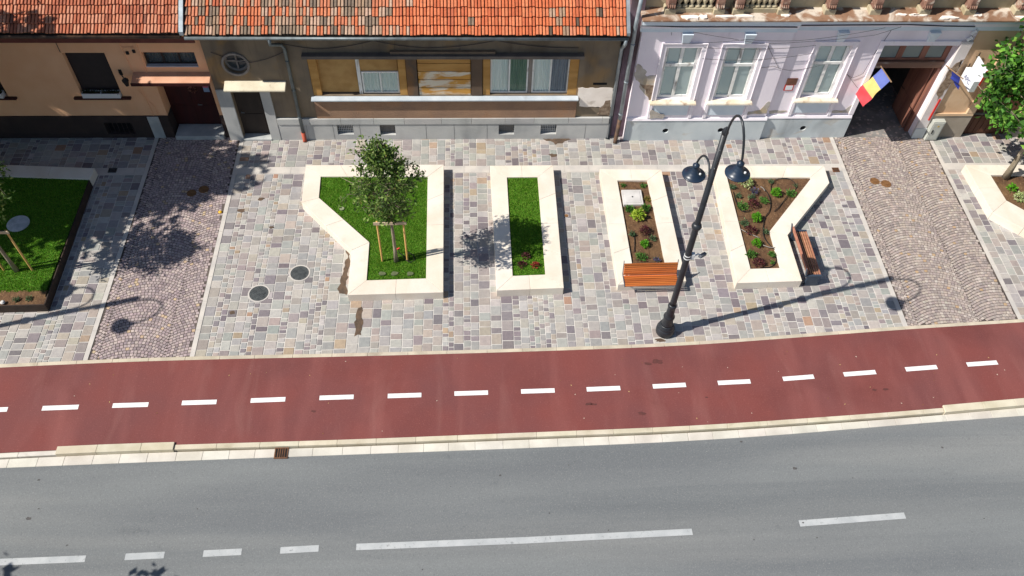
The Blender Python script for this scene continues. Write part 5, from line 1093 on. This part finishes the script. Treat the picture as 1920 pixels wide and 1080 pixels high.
m.plate(rough_outline([F(1442, 208, Y3), F(1475, 206, Y3), F(1478, 210, Y3), F(1443, 213, Y3)][::-1], .07, .02, 9), Y3-.001, .008)
m.build('flaking_plaster', bare_m, lh); m = MB()
m.plate(rough_outline([F(1556, 208, Y3), F(1585, 206, Y3), F(1606, 190, Y3), F(1610, 192, Y3), F(1600, 212, Y3), F(1560, 211, Y3)][::-1], .07, .025, 10), Y3-.001, .008); m.build('flaking_plaster', bare_m, lh)
# narrow return between the houses
m = MB(); m.box(4.66, PA_-.001, Y2+.16, Y2+.5, 0, 5.6); m.build('return_wall', M('mauve_return', C(168, 142, 158), C(130, 108, 118), 1.4, .9, .3, 40, stains=((C(84, 70, 66), 1.3, (1, 1, .4), .48, .66, .85),)), lh)
qx = F(1163, 218, Y2-.1)[0]; m = MB(); m.tube([(qx+.05, Y2-.12, 5.9), (qx, Y2-.12, 4.6), (qx, Y2-.12, .9)], .06, 12)
for z in (1.2, 2.5, 3.9): m.lathe([(.061, z-.02), (.074, z-.02), (.074, z+.02), (.061, z+.02)], (qx, Y2-.12, 0), 12)
dp = m.build('downpipe', zincl_m, lh, smooth=True)
m = MB(); m.tube([(qx, Y2-.12, .98), (qx-.03, Y2-.12, .1), (qx-.05, Y2-.2, .0)], .066, 12); m.build('pipe_foot', rust_m, dp, smooth=True)
# carriage gate
zb1, zb0 = F(1700, 116, Y3+.2)[1], F(1700, 130, Y3+.1)[1]-.06
Yg = Y3+.24
m = MB(); m.box(gx0+.001, gx1-.001, Yg, Yg+.12, zb0, zb1); m.box(gx0+.05, gx1-.05, Yg-.09, Yg-.001, zb1-.11, zb1+.02); m.build('gate_beam', beam_m, lh, bevel=.01)
m = MB(); tw_ = gx1-gx0
m.box(gx0+.001, gx1-.001, Yg+.02, Yg+.09, zg-.09, zg-.001); m.box(gx0+.001, gx1-.001, Yg+.02, Yg+.09, zb1+.021, zb1+.1)
xs_ = [gx0+.001, gx0+tw_*.07, gx0+tw_*.30, gx0+tw_*.38, gx0+tw_*.62, gx0+tw_*.70, gx0+tw_*.93, gx1-.001]
for a, b in zip(xs_[::2], xs_[1::2]): m.box(a, b, Yg+.02, Yg+.09, zb1+.1, zg-.09)
tr = m.build('gate_transom', gatewood_m, lh, bevel=.008)
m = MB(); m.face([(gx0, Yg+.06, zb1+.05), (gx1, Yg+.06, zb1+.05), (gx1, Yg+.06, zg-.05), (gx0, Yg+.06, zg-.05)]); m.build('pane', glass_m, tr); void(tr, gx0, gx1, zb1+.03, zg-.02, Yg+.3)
for sx in (0, 1):
    m = MB(); x = gx0+.001 if sx == 0 else gx1-.12; m.box(x, x+.119, Yg-.02, Yg+.12, -.01, zb0-.001); m.build('gate_jamb', gatewood_m, lh, bevel=.008)
    m = MB(); xl = gx0+.13 if sx == 0 else gx1-.19; L_ = 1.12; m.box(xl, xl+.055, Yg+.125, Yg+.125+L_, .05, zb0-.03)
    f = xl+.056 if sx == 0 else xl-.012
    for c, d in ((.2, 1.0), (1.12, zb0-.25)):
        for u, v in ((.1, .52), (.6, 1.02)): m.box(f, f+.011, Yg+.125+u, Yg+.125+v, c, d)
    lf = m.build('gate_leaf', gatewood_m, lh, bevel=.005)
    m = MB(); xh = xl+.07 if sx == 0 else xl-.03; m.tube([(xh, Yg+1.0, 1.05), (xh+(.05 if sx == 0 else -.05), Yg+1.0, 1.05), (xh+(.05 if sx == 0 else -.05), Yg+1.1, 1.05)], .014, 6); m.build('handle', black_m, lf)
m = MB(); x0, x1, y0, y1 = gx0-.25, gx1+.25, Y3+.36, Y3+7.; zt = zb0+.1
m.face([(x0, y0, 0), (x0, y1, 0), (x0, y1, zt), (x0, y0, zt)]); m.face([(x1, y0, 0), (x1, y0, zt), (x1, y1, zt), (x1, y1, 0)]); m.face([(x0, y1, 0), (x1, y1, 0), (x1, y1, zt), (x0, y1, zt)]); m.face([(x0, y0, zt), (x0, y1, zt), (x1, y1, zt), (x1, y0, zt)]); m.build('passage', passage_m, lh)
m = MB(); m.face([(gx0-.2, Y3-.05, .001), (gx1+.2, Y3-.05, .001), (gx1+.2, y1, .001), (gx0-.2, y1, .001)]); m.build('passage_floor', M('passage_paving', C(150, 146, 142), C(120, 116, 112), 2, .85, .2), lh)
# gate architrave: lilac left and top, whitewashed right pilaster with red bar
m = MB(); m.box(gx0-.16, gx0, Y3-.05, Y3-.001, zpk+.06, zg+.16); m.box(gx0, gx1, Y3-.05, Y3-.001, zg, zg+.16); m.build('gate_architrave', pinktrim_m, lh, bevel=.01)
m = MB(); m.box(gx1+.0, gx1+.36, Y3-.09, Y3-.001, .0, zg+.16); wp = m.build('gate_pilaster', whitepl_m, lh, bevel=.01)
m = MB(); m.box(gx1-.01, gx1+.38, Y3-.12, Y3-.0905, -.01, .42); m.build('pilaster_foot', pinkplinth_m, lh)
pa, pb = wl(1754.5, 186, Y3-.1), wl(1730, 225, Y3-.1); m = MB(); m.bar((gx1+.27, Y3-.11, pa.z), (gx1+.27, Y3-.11, pb.z), .05, .035, up=(0, 1, 0)); m.build('red_bar', red_m, wp)
ma = MB(); ma.plate(rough_outline([(gx1+.02, 2.9), (gx1+.3, 3.3), (gx1+.33, 2.3), (gx1+.2, 1.6), (gx1+.03, 1.9)][::-1], .08, .05, 12), Y3-.091, .006); ma.build('masonry_patch', brickp_m, wp)
# ochre end of the house
ox = gx1+.361
mb = MB(); wall(mb, ox, PB_, .95, zcb, Y3-.03, [(16.75, 18.4, .95, 3.1, .3)]); mb.build('ochre_wall', ochrew_m, lh)
mb = MB(); wall(mb, ox, PB_, -.02, .95, Y3-.07, [(16.75, 18.4, -.02, .95, .3)]); mb.face([(ox, Y3-.07, .95), (PB_, Y3-.07, .95), (PB_, Y3-.03, .95), (ox, Y3-.03, .95)]); mb.build('ochre_plinth', beigepl_m, lh)
m = MB(); m.box(ox, 16.74, Y3-.095, Y3-.031, .952, 1.06); m.build('plinth_moulding', ochrew_m, lh, bevel=.01)
m = MB(); m.box(16.755, 18.395, Y3+.1, Y3+.16, .0, 3.09)
for k in range(8): m.box(16.8+k*.2, 16.97+k*.2, Y3+.08, Y3+.099, .1, 2.95)
m.build('side_door', browndoor_m, lh)
m = MB(); m.box(16.46, 16.745, Y3-.10, Y3-.031, 1.065, 3.25); m.box(16.46, 18.7, Y3-.12, Y3-.031, 3.252, 3.45); m.build('door_surround', ochrew_m, lh, bevel=.01)
# facade wiring
F2 = [((1203, 48), (1280, 50.5), (1400, 50.5), (1495, 51)), ((1496, 48), (1600, 47), (1700, 46), (1770, 49), (1828, 50))]
cable('cable', F2[0], Y2-.09, .018, lh); cable('cable', F2[1], Y3-.09, .018, lh)
for pts, Yc, sg in (([(1243, 82), (1400, 74), (1500, 76), (1660, 52)], Y2-.1, .02), ([(1300, 60), (1370, 72), (1430, 82), (1500, 79), (1640, 66), (1690, 50)], Y2-.1, .01), ([(1320, 89), (1420, 92), (1530, 85)], Y2-.02, .02), ([(1317, 110), (1420, 112), (1525, 100)], Y2-.02, .02), ([(1420, 127), (1450, 124), (1480, 132), (1540, 122)], Y2, .04), ([(1437, 80), (1448, 104), (1460, 128)], Y2, 0), ([(1260, 50), (1259, 66)], Y2, 0), ([(1585, 136), (1598, 146), (1618, 138), (1640, 100), (1676, 50)], Y3, .05), ([(1608, 165), (1585, 135)], Y3, 0)):
    cable('cable', pts, Yc, .0065, lh, sag=sg)
for (x, y) in ((1827, 61), (1819, 73)): p = wl(x, y, Y3-.1); m = MB(); m.tube([(p.x-.05, Y3-.06, p.z-.07), (p.x+.05, Y3-.1, p.z+.07)], .05, 10); m.build('insulator', plasticw_m, lh)
roof_body(PA_-.02, PB_, Y3+.5, 6.24, 22, 4.3, lh)
tiles(PA_, PB_, Y3+.5, 6.25, 22, 15, .31, lambda x, r: random.choice(TS), lh, w=.13, seed=9)
# ------------------------------------------------------------------ things on the lilac house
def plaque(px, py, w, h, mat, label, border=None):
    p = wl(px, py, Y3); m = MB(); m.box(p.x-w/2, p.x+w/2, Y3-.025, Y3-.001, p.z-h/2, p.z+h/2); o = m.build('plaque', mat, loc=(p.x, Y3, p.z), bevel=.004); tag(o, label, 'plaque', 'plaques on the lilac wall')
    if border: m = MB(); m.box(p.x-w*.38, p.x+w*.38, Y3-.029, Y3-.0255, p.z-h*.36, p.z+h*.36); f = m.build('face', border, o); return o, p
    return o, p
plaque(1484.5, 152.5, .34, .26, M('brown_metal', C(130, 84, 66), C(108, 68, 54), 10, .6, .3, 60), 'brown metal plaque on the lilac wall, above the white one')
plaque(1479, 163.5, .3, .24, red_m, 'small white plaque with red border below the brown one on the lilac wall', signw_m)
def flag(P0, P1, corners, stripes, label, name):
    root = thing(name, tuple(P0), label, 'flag'); m = MB(); e = (P1-P0).normalized(); m.tube([P0, P1+e*.06], .018, 8); m.lathe([(0, -.03), (.03, 0), (0, .03)], P1+e*.07, 8); m.build('flag_pole', M('pole_wood', C(150, 122, 92), rough=.6), root)
    m = MB(); A, B, D, E_ = corners; n, k_ = 30, 14   # A-B along the pole, D under B, E_ under A
    nrm = (B-A).cross(E_-A).normalized()
    def pt(u, v):
        a = A.lerp(B, v); b = E_.lerp(D, v); return a.lerp(b, u)+nrm*(.035*math.sin(u*7+v*2.2)*u+.02*math.sin(u*15+v*4)*u)
    for i in range(n):
        m.cur = int(i*len(stripes)/n)
        for j in range(k_): m.face([pt(i/n, j/k_), pt((i+1)/n, j/k_), pt((i+1)/n, (j+1)/k_), pt(i/n, (j+1)/k_)])
    m.build('flag_cloth', stripes, root, smooth=True); return root
A = wl(1653.8, 127.5, Y3-.08); B = wl(1669.5, 151, Y3-.85)
Dd = wl(1617.5, 200, Y3-.75); Ee = wl(1602.5, 175, Y3-.06)
flag(wl(1651.5, 124, Y3+.0), B, (A, B, Dd, Ee), [flagb, flagy, flagr], 'blue yellow and red tricolour flag on a pole left of the carriage gate', 'tricolour_flag')
A = wl(1784.5, 132, Y3-.38); B = wl(1800.7, 144.5, Y3-.8); Dd = wl(1796.6, 169.4, Y3-.68); Ee = wl(1784, 151, Y3-.38)
flag(wl(1773.9, 123, Y3-.08), wl(1802.6, 145.5, Y3-.85), (A, B, Dd, Ee), [eub], 'plain deep blue flag drooping from a pole right of the carriage gate', 'blue_flag')
# two projecting signs
SG2 = 'white projecting signs'
def sign(px0, px1, h, t, label, text=None):
    a = wl(*px0, Y3-.12); b = wl(*px1, Y3-.82); x = a.x; zt = a.z; y0, y1 = Y3-.82, Y3-.12
    root = thing('projecting_sign', (x, Y3, zt-h/2), label, 'sign', SG2)
    m = MB(); m.box(x-t/2, x+t/2, y0, y1, zt-h, zt); bd = m.build('sign_board', signw_m, root, bevel=.008)
    m = MB()
    for z in (zt-.08, zt-h+.08): m.tube([(x, Y3-.03, z), (x, y1, z)], .016, 6)
    m.tube([(x, Y3-.1, zt-h-.05), (x, Y3-.1, zt+.12)], .016, 6); m.build('bracket', black_m, root)
    m = MB(); m.box(x-t/2-.004, x+t/2+.004, y0-.008, y0-.0005, zt-h+.01, zt-.01); m.build('sign_end', M('sign_end_grey', C(206, 210, 212), rough=.5) if text else red_m, root)
    if text:
        cu = bpy.data.curves.new('lettering', 'FONT'); cu.body = text; cu.size = .21; cu.align_x = 'CENTER'; cu.align_y = 'CENTER'; cu.extrude = .002
        to = bpy.data.objects.new('lettering', cu); COL.objects.link(to); me = bpy.data.meshes.new_from_object(to.evaluated_get(bpy.context.evaluated_depsgraph_get())); bpy.data.objects.remove(to)
        me.materials.clear(); me.materials.append(ink_m); o = bpy.data.objects.new('lettering', me); COL.objects.link(o); o.parent = root; ORI[o.name] = ORI[root.name]
        # readable from the left: text runs from the wall outwards on the -x face
        o.matrix_local = Matrix.Translation(Vector((x-t/2-.003, (y0+y1)/2, zt-h/2))-Vector(ORI[root.name])) @ Matrix(((0, 0, -1), (-1, 0, 0), (0, 1, 0))).to_4x4()
    else:
        m = MB()
        for k in range(5): m.box(x-t/2-.003, x-t/2-.0005, y1-.1-.45*(1 if k % 2 else .8), y1-.1, zt-.15-k*.09, zt-.13-k*.09)
        m.build('faint_lines', M('faint_ink', C(222, 226, 234), rough=.5, fine=0), root)
    return root
sign((1835.5, 105.5), (1852.6, 133), .62, .05, 'plain white projecting sign board, the upper one right of the carriage gate')
sign((1816.5, 125.8), (1833, 153), .42, .17, 'thick white box sign reading APC, below the upper sign', 'APC')
# meter cabinet
p = wl(1755, 228, Y3-.2); pb = wl(1744, 258.5, Y3-.2); xa, xb = wl(1753.3, 227.5, Y3-.2).x, wl(1772.5, 227, Y3-.2).x
ct = thing('meter_cabinet', ((xa+xb)/2, Y3-.1, 0), 'pale grey metal meter cabinet against the ochre house plinth', 'cabinet')
m = MB(); m.box(xa-.04, xb+.02, Y3-.25, Y3-.072, .02, p.z+.02); m.build('cabinet_body', cab_m, ct, bevel=.008)
m = MB(); m.box(xa, xb-.02, Y3-.262, Y3-.2505, .06, p.z-.03); dr = m.build('cabinet_door', cab_m, ct, bevel=.004)
m = MB(); m.box(xa+.04, xa+.07, Y3-.285, Y3-.2625, .35, .5); m.build('handle', black_m, dr)
m = MB(); m.box((xa+xb)/2-.03, (xa+xb)/2+.03, Y3-.266, Y3-.2625, .62, .68); m.build('warning_label', M('label_yellow', C(210, 180, 80), rough=.6), dr)
#END
